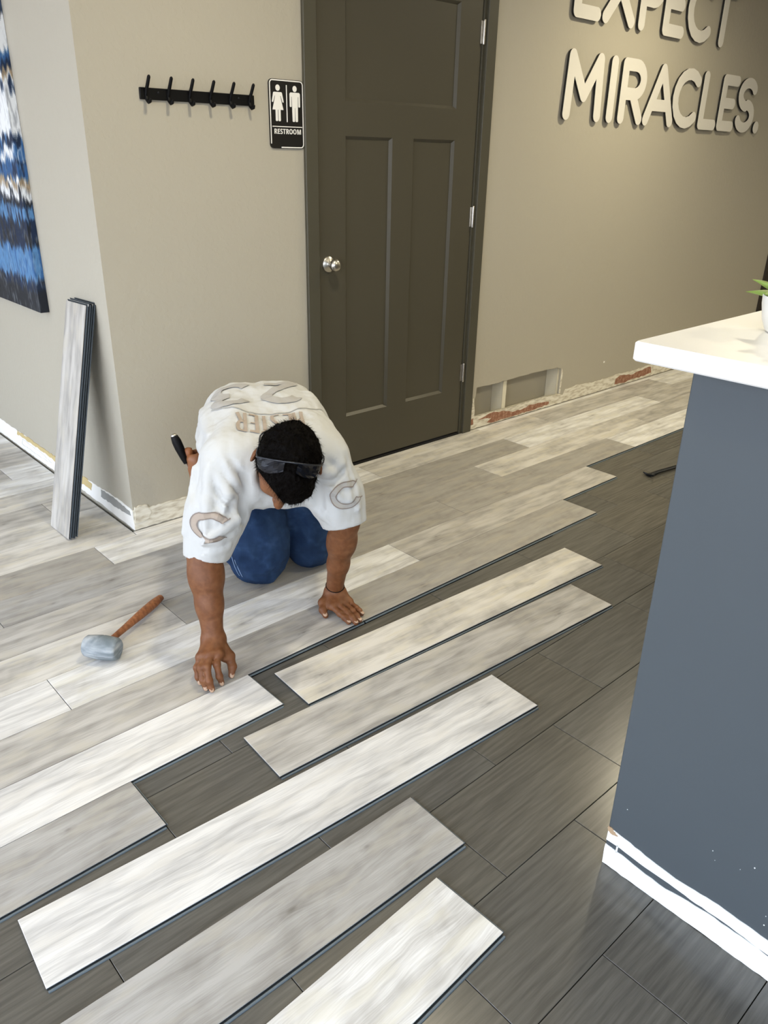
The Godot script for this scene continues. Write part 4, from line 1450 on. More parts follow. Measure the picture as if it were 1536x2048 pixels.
# ---------------------------------------------------------------- tools on the floor
func tools() -> void:
	var hc := Vector3(-0.472, 0.039, 0.757)
	var ax := Vector3(0.066, 0.001, 0.086).normalized()
	var o := thing("rubber_mallet", "grey rubber mallet with brown wooden handle lying on the planks", "mallet", Vector3(hc.x, 0, hc.z))
	var at := Transform3D(Basis(), -o.position)
	var st := stn()
	var r := 0.0375
	lathe(st, [Vector2(0.024, -0.0535), Vector2(0.029, -0.0525), Vector2(0.0325, -0.048), Vector2(0.0355, -0.025), Vector2(r, -0.004), Vector2(r - 0.0008, -0.002), Vector2(r - 0.0008, 0.002), Vector2(r, 0.004), Vector2(0.0358, 0.03), Vector2(0.034, 0.046), Vector2(0.0295, 0.052), Vector2(0.026, 0.053)], 36, Transform3D(basis_along(ax), hc))
	part("head", st.commit(), M.rubber, o, at)
	st = stn()
	var e := Vector3(-0.186, 0.0175, 0.572)
	var pts := []
	var rad := []
	for i in 9:
		var t := i / 8.0
		pts.append(hc.lerp(e, -0.03 + 1.03 * t))
		rad.append([0.011, 0.0105, 0.0105, 0.0115, 0.0135, 0.0155, 0.0165, 0.0165, 0.0125][i])
	tube(st, pts, rad, 18, 0.85)
	part("handle", st.commit(), M.wood, o, at)
	# flat pry bar
	var p := thing("pry_bar", "small dark pry bar lying on the old tiles by the counter", "pry bar", Vector3(2.19, -TH, 1.02))
	st = stn()
	tube(st, [Vector3(0.0, 0.012, -0.035), Vector3(0.002, 0.006, -0.012), Vector3(0.012, 0.006, 0.006), Vector3(0.05, 0.012, 0.012), Vector3(0.17, 0.012, 0.03), Vector3(0.4, 0.012, 0.07), Vector3(0.43, 0.012, 0.075)], [0.004, 0.009, 0.013, 0.011, 0.011, 0.011, 0.005], 10, 0.7)
	part("bar", st.commit(), M.steel, p)
	st = stn()
	tube(st, [Vector3(0.002, 0.009, -0.012), Vector3(-0.006, 0.012, 0.008), Vector3(-0.012, 0.018, 0.035)], [0.008, 0.011, 0.003], 8, 0.5)
	part("claw", st.commit(), M.steel, p)

# ---------------------------------------------------------------- the kneeling man
# own axes: x to his left, y up, z the way he faces; origin on the floor between his knees
var jersey_field: Field

func P3(x: float, y: float, z: float) -> Vector3:
	return Vector3(x, y, z)

# a ribbon of width w laid on the jersey: every point of the line is dropped along dir until it meets the cloth
func drape(st: SurfaceTool, line: Array, w: float, from: Callable, dir: Vector3, lift: float) -> void:
	var pts := PackedVector2Array()
	for i in line.size() - 1:
		var a: Vector2 = line[i]
		var b: Vector2 = line[i + 1]
		var n := maxi(1, int(a.distance_to(b) / 0.006))
		for k in n:
			pts.append(a.lerp(b, float(k) / n))
	pts.append(line[line.size() - 1])
	var prev: Array[Vector3] = []
	var pn: Array[Vector3] = []
	for i in pts.size():
		var d := (pts[mini(i + 1, pts.size() - 1)] - pts[maxi(i - 1, 0)]).normalized().orthogonal()
		var row: Array[Vector3] = []
		var rn: Array[Vector3] = []
		for k in 9:
			var q: Vector2 = pts[i] + d * w * (k / 8.0 - 0.5)
			var h := jersey_field.hit(from.call(q), dir)
			var g := jersey_field.grad(h)
			row.append(h + g * lift)
			rn.append(g)
		if i > 0:
			for k in 8:
				for t: Array in [[prev[k], row[k], row[k + 1], pn[k]], [prev[k], row[k + 1], prev[k + 1], pn[k]]]:
					var a: Vector3 = t[0]
					var b: Vector3 = t[1]
					var c: Vector3 = t[2]
					if maxf(a.distance_to(b), a.distance_to(c)) > 0.024:
						continue      # the line skips over a fold
					var up: Vector3 = t[3]
					if (b - a).cross(c - a).dot(up) < 0.0:
						var s := b
						b = c
						c = s
					for v: Vector3 in [a, c, b]:
						st.set_normal(up)
						st.add_vertex(v)
		prev = row
		pn = rn

# a fold pressed into (amount < 0) or raised from the cloth along a line seen from the front
func fold(f: Field, line: Array, r: float, amount: float) -> void:
	var pts: Array[Vector3] = []
	for i in line.size() - 1:
		for k in 4:
			var q: Vector2 = (line[i] as Vector2).lerp(line[i + 1], k / 4.0)
			pts.append(f.hit(P3(q.x, q.y, f.o.z + f.nz * f.c - 0.015), Vector3.FORWARD, 0.4))
	var g: Array[Vector3] = []
	for p in pts:
		g.append(f.grad(p))
	for i in pts.size() - 1:
		var t := sin(PI * (i + 0.5) / (pts.size() - 1))
		if pts[i].distance_to(pts[i + 1]) > 0.05:
			continue
		if amount < 0.0:
			f.cap(pts[i] + g[i] * (r + amount * t), pts[i + 1] + g[i + 1] * (r + amount * t), r, r, 0.007, true)
		else:
			f.cap(pts[i] - g[i] * (r - amount * t), pts[i + 1] - g[i + 1] * (r - amount * t), r, r, 0.012)

func finger(f: Field, pts: Array, r0: float, r1: float) -> void:
	for i in pts.size() - 1:
		var a := lerpf(r0, r1, float(i) / (pts.size() - 1))
		var b := lerpf(r0, r1, float(i + 1) / (pts.size() - 1))
		f.cap(pts[i], pts[i + 1], a, b, 0.004)
		if i > 0:
			f.cap(pts[i], pts[i], a * 1.07, a * 1.07, 0.006)   # knuckle

func nail(parent: Node, tip: Vector3, before: Vector3, up: Vector3, r: float) -> void:
	var d := (tip - before).normalized()
	var n := (up - d * up.dot(d)).normalized()
	var x := d.cross(n).normalized()
	var st := stn()
	lathe(st, [Vector2(0.001, -0.0022), Vector2(r * 0.55, -0.0014), Vector2(r * 0.78, 0.0), Vector2(r * 0.6, 0.0012), Vector2(0.0006, 0.0019)], 14, Transform3D(Basis(x, n, d * 1.35), tip - d * r * 0.1 + n * r * 0.78))
	part("fingernail", st.commit(), M.nail, parent)

func man() -> void:
	man_turn = -atan2(0.527, 0.85)
	var o := thing("person", "man kneeling on hands and knees in white jersey and blue jeans, head bowed", "person", MAN_AT, man_turn)
	# ---- joints
	var shR := P3(-0.185, 0.605, 0.37)
	var elR := P3(-0.222, 0.338, 0.435)
	var wrR := P3(-0.209, 0.092, 0.535)
	var shL := P3(0.185, 0.605, 0.345)
	var elL := P3(0.207, 0.362, 0.355)
	var wrL := P3(0.186, 0.062, 0.246)
	var hip := P3(-0.02, 0.53, -0.07)
	var headC := P3(0.026, 0.618, 0.50)
	var hy := P3(0.04, 0.40, 0.91).normalized()
	var hz := P3(-0.24, -0.9, 0.40)
	hz = (hz - hy * hz.dot(hy)).normalized()
	var hx := hy.cross(hz)
	var hb := Basis(hx, hy, hz)
	var H := Transform3D(hb, headC)

	# ---- body: trunk
	var trunk := Field.new(P3(-0.32, 0.3, -0.3), P3(0.32, 0.78, 0.6), 0.011)
	trunk.cap(P3(-0.08, 0.53, -0.06), P3(0.05, 0.53, -0.06), 0.105, 0.105, 0.05)
	trunk.cap(P3(-0.02, 0.54, -0.05), P3(0.0, 0.56, 0.28), 0.11, 0.10, 0.05)
	trunk.cap(P3(-0.1, 0.56, 0.31), P3(0.1, 0.56, 0.3), 0.075, 0.075, 0.05)
	trunk.cap(P3(-0.15, 0.565, 0.36), P3(0.15, 0.56, 0.345), 0.05, 0.05, 0.05)
	trunk.cap(P3(0.0, 0.585, 0.34), H * P3(0, -0.075, -0.015), 0.062, 0.054, 0.04)
	# ---- head
	var head := Field.new(headC - Vector3.ONE * 0.155, headC + Vector3.ONE * 0.155, 0.0038)
	head.cap(P3(0.0, 0.585, 0.34), H * P3(0, -0.055, -0.02), 0.06, 0.054, 0.02)
	head.ell(H * P3(0, 0.035, -0.012), P3(0.076, 0.088, 0.096), 0.02, false, hb)
	head.ell(H * P3(0, -0.02, 0.03), P3(0.062, 0.085, 0.062), 0.03, false, hb)        # face
	head.ell(H * P3(0, 0.035, 0.03), P3(0.064, 0.056, 0.066), 0.03, false, hb)        # forehead
	head.ell(H * P3(0, -0.088, 0.055), P3(0.034, 0.026, 0.03), 0.03, false, hb)       # chin
	head.cap(H * P3(-0.05, -0.06, 0.0), H * P3(-0.02, -0.09, 0.05), 0.022, 0.018, 0.03)
	head.cap(H * P3(0.05, -0.06, 0.0), H * P3(0.02, -0.09, 0.05), 0.022, 0.018, 0.03)
	head.cap(H * P3(-0.045, 0.028, 0.072), H * P3(0.045, 0.028, 0.072), 0.013, 0.013, 0.02)   # brow
	head.ell(H * P3(-0.031, 0.008, 0.092), P3(0.017, 0.011, 0.012), 0.012, true, hb)  # eye sockets
	head.ell(H * P3(0.031, 0.008, 0.092), P3(0.017, 0.011, 0.012), 0.012, true, hb)
	head.ell(H * P3(-0.031, 0.006, 0.076), P3(0.0125, 0.0125, 0.0125), 0.004, false, hb)
	head.ell(H * P3(0.031, 0.006, 0.076), P3(0.0125, 0.0125, 0.0125), 0.004, false, hb)
	head.cap(H * P3(0, 0.014, 0.088), H * P3(0, -0.028, 0.112), 0.009, 0.012, 0.012)  # nose
	head.ell(H * P3(0, -0.031, 0.112), P3(0.0125, 0.011, 0.014), 0.008, false, hb)
	head.ell(H * P3(-0.012, -0.034, 0.1), P3(0.008, 0.008, 0.01), 0.006, false, hb)
	head.ell(H * P3(0.012, -0.034, 0.1), P3(0.008, 0.008, 0.01), 0.006, false, hb)
	head.ell(H * P3(0, -0.058, 0.088), P3(0.024, 0.006, 0.011), 0.006, false, hb)     # lips
	head.ell(H * P3(0, -0.069, 0.085), P3(0.02, 0.007, 0.011), 0.006, false, hb)
	head.ell(H * P3(0, -0.0635, 0.099), P3(0.024, 0.0016, 0.006), 0.002, true, hb)
	for s: float in [-1.0, 1.0]:   # ears
		var eb := hb * Basis(Vector3.UP, s * 0.35)
		head.ell(H * P3(s * 0.091, -0.002, -0.008), P3(0.008, 0.032, 0.021), 0.008, false, eb)
		head.ell(H * P3(s * 0.099, 0.002, -0.003), P3(0.004, 0.018, 0.009), 0.004, true, eb)
	var s0 := P3(-0.16, 0.56, 0.37)
	var s1 := P3(0.16, 0.555, 0.345)
	# ---- right arm and hand (knuckles up, finger tips pressing the seam)
	var aR := Field.new(P3(-0.31, -0.004, 0.36), P3(-0.12, 0.46, 0.70), 0.0036)
	aR.cap(s0, elR, 0.045, 0.042, 0.02)
	aR.cap(elR, elR.lerp(wrR, 0.3), 0.045, 0.0475, 0.03)
	aR.cap(elR.lerp(wrR, 0.25), elR.lerp(wrR, 0.62), 0.0475, 0.0385, 0.03)
	aR.cap(elR.lerp(wrR, 0.6), wrR, 0.0385, 0.0295, 0.02)
	aR.cap(wrR + P3(-0.012, 0.002, 0), wrR + P3(0.014, 0, 0), 0.0235, 0.0235, 0.015)
	var kR := [P3(-0.246, 0.068, 0.590), P3(-0.234, 0.077, 0.598), P3(-0.216, 0.081, 0.601), P3(-0.195, 0.078, 0.598)]   # little, ring, middle, index
	var pR := [P3(-0.258, 0.049, 0.611), P3(-0.245, 0.062, 0.631), P3(-0.227, 0.066, 0.637), P3(-0.2, 0.064, 0.626)]
	var dR := [P3(-0.256, 0.024, 0.622), P3(-0.241, 0.032, 0.650), P3(-0.223, 0.033, 0.659), P3(-0.195, 0.032, 0.640)]
	var tR := [P3(-0.251, 0.009, 0.626), P3(-0.234, 0.0095, 0.657), P3(-0.217, 0.0095, 0.667), P3(-0.190, 0.0095, 0.639)]
	for k in 4:
		aR.cap(wrR + P3(-0.014 + 0.009 * k, -0.004, 0.008), kR[k], 0.019, 0.0135, 0.014)
	aR.cap(kR[0], kR[3], 0.0125, 0.0125, 0.01)
	for k in 4:
		aR.cap(kR[k] + P3(0, 0.002, 0), kR[k] + P3(0, 0.002, 0), 0.0135, 0.0135, 0.006)
		finger(aR, [kR[k], pR[k], dR[k], tR[k]], [0.0095, 0.0105, 0.011, 0.0105][k], [0.0075, 0.0085, 0.009, 0.0085][k])
	finger(aR, [wrR + P3(0.02, -0.01, 0.012), P3(-0.164, 0.056, 0.578), P3(-0.158, 0.031, 0.597), P3(-0.162, 0.011, 0.610)], 0.0165, 0.0095)
	aR.cap(wrR + P3(0.012, -0.012, 0.01), P3(-0.18, 0.058, 0.588), 0.018, 0.012, 0.015)
	# ---- left arm and hand (flat on the plank)
	var aL := Field.new(P3(0.09, -0.004, 0.18), P3(0.30, 0.48, 0.42), 0.0036)
	aL.cap(s1, elL, 0.045, 0.041, 0.02)
	aL.cap(elL, elL.lerp(wrL, 0.3), 0.042, 0.0425, 0.03)
	aL.cap(elL.lerp(wrL, 0.25), elL.lerp(wrL, 0.62), 0.0425, 0.034, 0.03)
	aL.cap(elL.lerp(wrL, 0.6), wrL, 0.034, 0.0285, 0.02)
	aL.cap(wrL + P3(-0.012, -0.012, 0), wrL + P3(0.016, -0.012, 0), 0.0225, 0.0225, 0.015)
	var kL := [P3(0.170, 0.032, 0.308), P3(0.193, 0.034, 0.304), P3(0.214, 0.032, 0.293), P3(0.232, 0.028, 0.281)]   # index, middle, ring, little
	var pL := [P3(0.192, 0.023, 0.343), P3(0.217, 0.024, 0.344), P3(0.235, 0.022, 0.332), P3(0.251, 0.019, 0.310)]
	var tL := [P3(0.216, 0.0095, 0.379), P3(0.239, 0.0095, 0.385), P3(0.254, 0.0095, 0.372), P3(0.267, 0.009, 0.334)]
	for k in 4:
		aL.cap(wrL + P3(-0.012 + 0.01 * k, -0.018, 0.0), kL[k], 0.021, 0.0135, 0.014)
	aL.cap(kL[0], kL[3], 0.0125, 0.0115, 0.01)
	for k in 4:
		var mid: Vector3 = pL[k].lerp(tL[k], 0.55) + P3(0, 0.0025, 0)
		finger(aL, [kL[k], pL[k], mid, tL[k]], [0.0105, 0.011, 0.0105, 0.0095][k], [0.0085, 0.009, 0.0085, 0.0075][k])
	finger(aL, [wrL + P3(-0.02, -0.02, 0.002), P3(0.143, 0.029, 0.276), P3(0.140, 0.019, 0.305), P3(0.146, 0.0105, 0.329)], 0.0175, 0.0098)
	aL.cap(wrL + P3(-0.012, -0.024, 0.006), P3(0.158, 0.028, 0.29), 0.019, 0.012, 0.015)
	part("body", net_mesh([trunk, head, aR, aL]), M.skin, o)
	for k in 4:
		nail(o, tR[k], dR[k], P3(0.02, 0.2, 1.0), 0.0085)
		nail(o, tL[k], pL[k], P3(0, 1, 0), 0.0085)
	nail(o, P3(-0.162, 0.011, 0.610), P3(-0.158, 0.031, 0.597), P3(0.3, 0.3, 1.0), 0.0095)
	nail(o, P3(0.146, 0.0105, 0.329), P3(0.140, 0.019, 0.305), P3(-0.2, 1, 0.2), 0.0098)
	# ---- jersey
	var j := Field.new(P3(-0.33, 0.26, -0.30), P3(0.33, 0.76, 0.56), 0.0072)
	jersey_field = j
	j.cap(P3(-0.09, 0.558, -0.09), P3(0.04, 0.558, -0.09), 0.132, 0.132, 0.05)
	j.cap(P3(-0.095, 0.565, 0.02), P3(0.055, 0.568, 0.02), 0.136, 0.136, 0.06)
	j.cap(P3(-0.095, 0.563, 0.14), P3(0.07, 0.568, 0.13), 0.132, 0.132, 0.06)
	j.cap(P3(-0.10, 0.562, 0.28), P3(0.10, 0.562, 0.27), 0.116, 0.116, 0.06)
	j.cap(P3(-0.11, 0.57, 0.36), P3(0.12, 0.565, 0.345), 0.088, 0.088, 0.05)
	j.cap(P3(-0.06, 0.47, 0.2), P3(0.07, 0.47, 0.2), 0.10, 0.10, 0.06)                # hanging front
	j.cap(P3(-0.03, 0.49, 0.36), P3(0.06, 0.49, 0.36), 0.062, 0.062, 0.05)
	# sleeves, wide and ending at the elbows
	var hmR := P3(-0.217, 0.308, 0.430)
	var hmL := P3(0.204, 0.360, 0.372)
	var s0R := P3(-0.128, 0.575, 0.36)
	var s0L := P3(0.138, 0.568, 0.34)
	var sR := Field.new(P3(-0.34, 0.24, 0.24), P3(-0.04, 0.72, 0.57), 0.0066)
	sR.cap(s0R, s0R.lerp(hmR, 0.5) + P3(-0.002, 0, 0.008), 0.092, 0.089, 0.03)
	sR.cap(s0R.lerp(hmR, 0.5) + P3(-0.002, 0, 0.008), s0R.lerp(hmR, 1.18), 0.089, 0.061, 0.03)
	var sL := Field.new(P3(0.04, 0.28, 0.22), P3(0.34, 0.72, 0.52), 0.0066)
	sL.cap(s0L, s0L.lerp(hmL, 0.5) + P3(0.002, 0, 0.004), 0.090, 0.085, 0.03)
	sL.cap(s0L.lerp(hmL, 0.5) + P3(0.002, 0, 0.004), s0L.lerp(hmL, 1.22), 0.085, 0.060, 0.03)
	# folds: ridges
	for f: Array in [
		[P3(-0.15, 0.64, 0.38), P3(-0.13, 0.54, 0.46), 0.014], [P3(-0.11, 0.60, 0.42), P3(-0.17, 0.46, 0.52), 0.013],
		[P3(-0.18, 0.60, 0.43), P3(-0.215, 0.40, 0.515), 0.012], [P3(-0.225, 0.57, 0.38), P3(-0.27, 0.40, 0.44), 0.011],
		[P3(-0.12, 0.45, 0.48), P3(-0.2, 0.41, 0.52), 0.014], [P3(-0.14, 0.405, 0.475), P3(-0.235, 0.385, 0.505), 0.012], [P3(-0.15, 0.365, 0.475), P3(-0.23, 0.35, 0.50), 0.009]]:
		sR.cap(f[0], f[1], f[2] * 1.1, f[2] * 0.7, 0.016)
	for f: Array in [
		[P3(0.14, 0.63, 0.37), P3(0.165, 0.5, 0.435), 0.012], [P3(0.2, 0.60, 0.37), P3(0.235, 0.44, 0.43), 0.011], [P3(0.11, 0.53, 0.42), P3(0.2, 0.47, 0.44), 0.014], [P3(0.12, 0.49, 0.415), P3(0.19, 0.44, 0.43), 0.009]]:
		sL.cap(f[0], f[1], f[2] * 1.1, f[2] * 0.7, 0.016)
	# and valleys
	for f: Array in [
		[P3(-0.15, 0.56, 0.475), P3(-0.175, 0.43, 0.53), 0.007], [P3(-0.21, 0.56, 0.455), P3(-0.24, 0.39, 0.51), 0.006]]:
		sR.cap(f[0], f[1], f[2] * 1.25, f[2], 0.014, true)
	for f: Array in [
		[P3(0.12, 0.515, 0.44), P3(0.2, 0.455, 0.455), 0.006], [P3(0.19, 0.57, 0.425), P3(0.205, 0.46, 0.46), 0.006]]:
		sL.cap(f[0], f[1], f[2] * 1.25, f[2], 0.014, true)
	for f: Array in [
		[P3(-0.215, 0.62, 0.0), P3(-0.18, 0.63, 0.27), 0.011], [P3(-0.225, 0.56, -0.05), P3(-0.215, 0.57, 0.2), 0.012], [P3(0.13, 0.68, 0.05), P3(0.17, 0.63, 0.27), 0.010], [P3(-0.12, 0.60, 0.44), P3(-0.06, 0.50, 0.42), 0.010]]:
		j.cap(f[0], f[1], f[2], f[2] * 0.7, 0.03)
	var soft := noise(5, 8.0, 4)
	var crease := noise(6, 13.0, 2)
	crease.fractal_type = FastNoiseLite.FRACTAL_RIDGED
	j.ripple(soft, 0.011, P3(1, 0.6, 0.8))
	sR.ripple(soft, 0.009, P3(1, 0.5, 1))
	sL.ripple(soft, 0.009, P3(1, 0.5, 1))
	sR.ripple(crease, 0.003, P3(1, 0.45, 1))
	sL.ripple(crease, 0.003, P3(1, 0.45, 1))
	j.ripple(crease, 0.0016, P3(0.7, 1.0, 0.6))
	var nR := (hmR - s0R).normalized()
	var cR := (nR + P3(0.12, 0, 0.0)).normalized()
	sR.cut(cR, cR.dot(hmR))
	sR.cap(hmR - nR * 0.02, hmR + nR * 0.1, 0.048, 0.050, 0.004, true)
	var nL := (hmL - s0L).normalized()
	var cL := (nL + P3(-0.12, 0, 0.1)).normalized()
	sL.cut(cL, cL.dot(hmL))
	sL.cap(hmL - nL * 0.02, hmL + nL * 0.1, 0.0515, 0.054, 0.004, true)
	j.merge(sR, 0.022)
	j.merge(sL, 0.022)
	# valley where sleeve and chest meet, and the neck opening
	j.cap(P3(-0.085, 0.58, 0.46), P3(-0.105, 0.44, 0.455), 0.012, 0.016, 0.02, true)
	j.cap(P3(0.115, 0.57, 0.43), P3(0.12, 0.45, 0.43), 0.010, 0.014, 0.02, true)
	for e: Array in [
		[[Vector2(-0.13, 0.625), Vector2(-0.098, 0.565), Vector2(-0.085, 0.505)], 0.016, -0.011],
		[[Vector2(-0.155, 0.61), Vector2(-0.122, 0.552), Vector2(-0.105, 0.505)], 0.013, -0.008],
		[[Vector2(-0.188, 0.563), Vector2(-0.155, 0.52), Vector2(-0.12, 0.497)], 0.012, -0.008],
		[[Vector2(-0.205, 0.53), Vector2(-0.165, 0.488), Vector2(-0.128, 0.478)], 0.012, -0.006],
		[[Vector2(-0.215, 0.60), Vector2(-0.235, 0.52), Vector2(-0.24, 0.43)], 0.014, -0.006],
		[[Vector2(-0.195, 0.60), Vector2(-0.2, 0.52), Vector2(-0.19, 0.49)], 0.016, 0.007],
		[[Vector2(-0.142, 0.60), Vector2(-0.115, 0.55), Vector2(-0.1, 0.51)], 0.011, 0.006],
		[[Vector2(-0.17, 0.585), Vector2(-0.14, 0.53), Vector2(-0.11, 0.50)], 0.011, 0.006],
		[[Vector2(0.115, 0.535), Vector2(0.165, 0.535), Vector2(0.208, 0.57)], 0.014, -0.010],
		[[Vector2(0.15, 0.60), Vector2(0.172, 0.565), Vector2(0.2, 0.545)], 0.013, -0.006],
		[[Vector2(0.205, 0.60), Vector2(0.225, 0.52), Vector2(0.235, 0.44)], 0.014, -0.005],
		[[Vector2(0.12, 0.552), Vector2(0.165, 0.555), Vector2(0.205, 0.588)], 0.011, 0.006]]:
		fold(j, e[0], e[1], e[2])
	j.cap(H * P3(0, -0.07, -0.02), H * P3(0, 0.06, 0.0), 0.068, 0.10, 0.012, true)
	j.cap(P3(0.02, 0.58, 0.40), P3(0.03, 0.52, 0.55), 0.075, 0.09, 0.01, true)
	var jersey := part("jersey", net_mesh([j]), M.jersey, o)
	# worn print on the back, read from behind him: number and name
	var st := stn()
	var back := func(q: Vector2) -> Vector3: return P3(-q.x, 0.80, q.y)
	var three := arc(Vector2(0.115, 0.115), 0.048, 150, -80, 0.85) + arc(Vector2(0.115, 0.03), 0.052, 80, -150, 0.9)
	var two := arc(Vector2(-0.04, 0.115), 0.048, 165, -40, 0.85) + [Vector2(-0.085, -0.02), Vector2(0.01, -0.02)]
	drape(st, three, 0.036, back, Vector3.DOWN, 0.003)
	part("number_print", st.commit(), M.printgrey, jersey)
	st = stn()
	drape(st, two, 0.036, back, Vector3.DOWN, 0.003)
	part("number_print", st.commit(), M.printgrey, jersey)
	var glyph := {
		"H": [[Vector2(0, 0), Vector2(0, 1)], [Vector2(0.62, 0), Vector2(0.62, 1)], [Vector2(0, 0.5), Vector2(0.62, 0.5)]],
		"E": [[Vector2(0, 0), Vector2(0, 1)], [Vector2(0, 0.05), Vector2(0.6, 0.05)], [Vector2(0, 0.5), Vector2(0.5, 0.5)], [Vector2(0, 0.95), Vector2(0.6, 0.95)]],
		"S": [[Vector2(0.62, 0.92), Vector2(0.1, 0.95), Vector2(0.02, 0.72), Vector2(0.58, 0.36), Vector2(0.56, 0.06), Vector2(0.0, 0.06)]],
		"T": [[Vector2(0.32, 0), Vector2(0.32, 1)], [Vector2(0, 0.95), Vector2(0.64, 0.95)]],
		"R": [[Vector2(0, 0), Vector2(0, 1)], [Vector2(0, 0.95), Vector2(0.5, 0.95), Vector2(0.6, 0.8), Vector2(0.6, 0.6), Vector2(0.48, 0.45), Vector2(0, 0.45)], [Vector2(0.3, 0.45), Vector2(0.62, 0)]]}
	var x := -0.088
	for ch in "HESTER":
		st = stn()
		for s: Array in glyph[ch]:
			var line := []
			for p: Vector2 in s:
				# the name follows the slope of the shoulders
				var px := x + p.x * 0.036
				line.append(Vector2(px, 0.245 + p.y * 0.125 - 1.2 * (px + 0.005) * (px + 0.005)))
			drape(st, line, 0.0105, back, Vector3.DOWN, 0.003)
		part("name_print", st.commit(), M.print, jersey)
		x += 0.0335
	st = stn()
	var yoke := []
	for i in 21:
		var t := lerpf(-1.0, 1.0, i / 20.0)
		yoke.append(Vector2(0.185 * t - 0.005, 0.232 - 0.09 * t * t))
	drape(st, yoke, 0.004, back, Vector3.DOWN, 0.0022)
	part("yoke_seam", st.commit(), M.seam, jersey)
	# horseshoe emblem on each sleeve
	var fr := func(q: Vector2) -> Vector3: return P3(q.x, q.y, 0.62)
	for e: Array in [[Vector2(-0.193, 0.440), 0.046, 0.034, -12.0], [Vector2(0.201, 0.487), 0.040, 0.032, 14.0]]:
		var c: Vector2 = e[0]
		var ring := []
		for i in 25:
			var a := deg_to_rad(lerpf(38, 322, i / 24.0) + e[3])
			ring.append(c + Vector2(cos(a) * e[1], sin(a) * e[2]))
		st = stn()
		drape(st, ring, 0.0155, fr, Vector3.FORWARD, 0.0026)
		part("sleeve_emblem", st.commit(), M.print if c.x < 0 else M.printgrey, jersey)
		st = stn()
		for k: float in [0.78, 1.21]:
			var edge := []
			for p: Vector2 in ring:
				edge.append(c + (p - c) * k)
			drape(st, edge, 0.0028, fr, Vector3.FORWARD, 0.0032)
		drape(st, [c + (ring[0] - c) * 0.78, c + (ring[0] - c) * 1.21 + Vector2(0.006, 0.003)], 0.0028, fr, Vector3.FORWARD, 0.0032)
		drape(st, [c + (ring[24] - c) * 0.78, c + (ring[24] - c) * 1.21 + Vector2(0.006, -0.003)], 0.0028, fr, Vector3.FORWARD, 0.0032)
		part("emblem_outline", st.commit(), M.printline, jersey)
	# ---- jeans
	var g := Field.new(P3(-0.30, -0.004, -0.62), P3(0.30, 0.68, 0.20), 0.0085)
	g.cap(P3(-0.10, 0.50, -0.11), P3(0.06, 0.50, -0.11), 0.125, 0.125, 0.04)
	var knR := P3(-0.062, 0.098, 0.032)
	var knL := P3(0.140, 0.092, -0.068)
	g.cap(P3(-0.115, 0.46, -0.07), knR + P3(0, 0.06, 0.0), 0.118, 0.112, 0.03)
	g.cap(knR + P3(0, 0.06, 0.0), knR, 0.112, 0.098, 0.03)
	g.cap(P3(0.085, 0.46, -0.09), knL + P3(0, 0.05, 0), 0.112, 0.098, 0.03)
	g.cap(knL + P3(0, 0.05, 0), knL, 0.098, 0.09, 0.03)
	g.cap(knR + P3(0, -0.005, 0), P3(-0.10, 0.075, -0.44), 0.09, 0.062, 0.03)
	g.cap(knL + P3(0, -0.005, 0), P3(0.13, 0.075, -0.50), 0.085, 0.062, 0.03)
	for f: Array in [[P3(-0.17, 0.33, 0.02), P3(-0.02, 0.36, 0.06), 0.012], [P3(-0.165, 0.10, 0.03), P3(-0.10, 0.22, 0.11), 0.010], [P3(0.06, 0.2, 0.0), P3(0.2, 0.26, -0.02), 0.01], [P3(-0.16, 0.16, 0.05), P3(-0.13, 0.05, 0.05), 0.011]]:
		g.cap(f[0], f[1], f[2], f[2], 0.03)
	g.ripple(noise(15, 8.0, 3), 0.016, P3(1, 1, 1))
	for e: Array in [[[Vector2(-0.16, 0.30), Vector2(-0.06, 0.33), Vector2(0.03, 0.31)], 0.016, -0.008], [[Vector2(-0.15, 0.22), Vector2(-0.10, 0.25), Vector2(-0.02, 0.25)], 0.013, -0.005], [[Vector2(0.07, 0.30), Vector2(0.10, 0.22), Vector2(0.13, 0.16)], 0.012, -0.006], [[Vector2(-0.165, 0.17), Vector2(-0.14, 0.10), Vector2(-0.11, 0.05)], 0.010, -0.006]]:
		fold(g, e[0], e[1], e[2])
	g.cut(Vector3.DOWN, 0.0)
	g.cap(P3(-0.105, 0.075, -0.42), P3(-0.115, 0.075, -0.6), 0.052, 0.056, 0.004, true)
	g.cap(P3(0.13, 0.075, -0.48), P3(0.13, 0.075, -0.66), 0.052, 0.056, 0.004, true)
	var jeans := part("jeans", net_mesh([g]), M.jeans, o)
	jersey_field = g
	st = stn()
	var side := func(q: Vector2) -> Vector3: return P3(q.x, q.y, 0.4)
	drape(st, [Vector2(-0.150, 0.135), Vector2(-0.142, 0.09), Vector2(-0.128, 0.05)], 0.0022, side, Vector3.FORWARD, 0.0012)
	drape(st, [Vector2(-0.140, 0.137), Vector2(-0.132, 0.092), Vector2(-0.118, 0.05)], 0.0022, side, Vector3.FORWARD, 0.0012)
	part("seam_stitch", st.commit(), M.stitch, jeans)
	jersey_field = j
	# ---- boots
	for e: Array in [[P3(-0.105, 0.075, -0.45), P3(-0.108, 0.05, -0.56)], [P3(0.13, 0.075, -0.51), P3(0.132, 0.05, -0.62)]]:
		var b := Field.new(e[1] - P3(0.09, 0.055, 0.1), e[0] + P3(0.09, 0.14, 0.1), 0.007)
		b.cap(e[0], e[0] + P3(0, 0.0, -0.08), 0.05, 0.048, 0.02)
		b.cap(e[0] + P3(0, 0.05, -0.09), e[1] + P3(0, -0.012, -0.01), 0.042, 0.036, 0.02)
		b.cut(Vector3.DOWN, 0.0)
		part("boot", net_mesh([b]), M.boot, o)
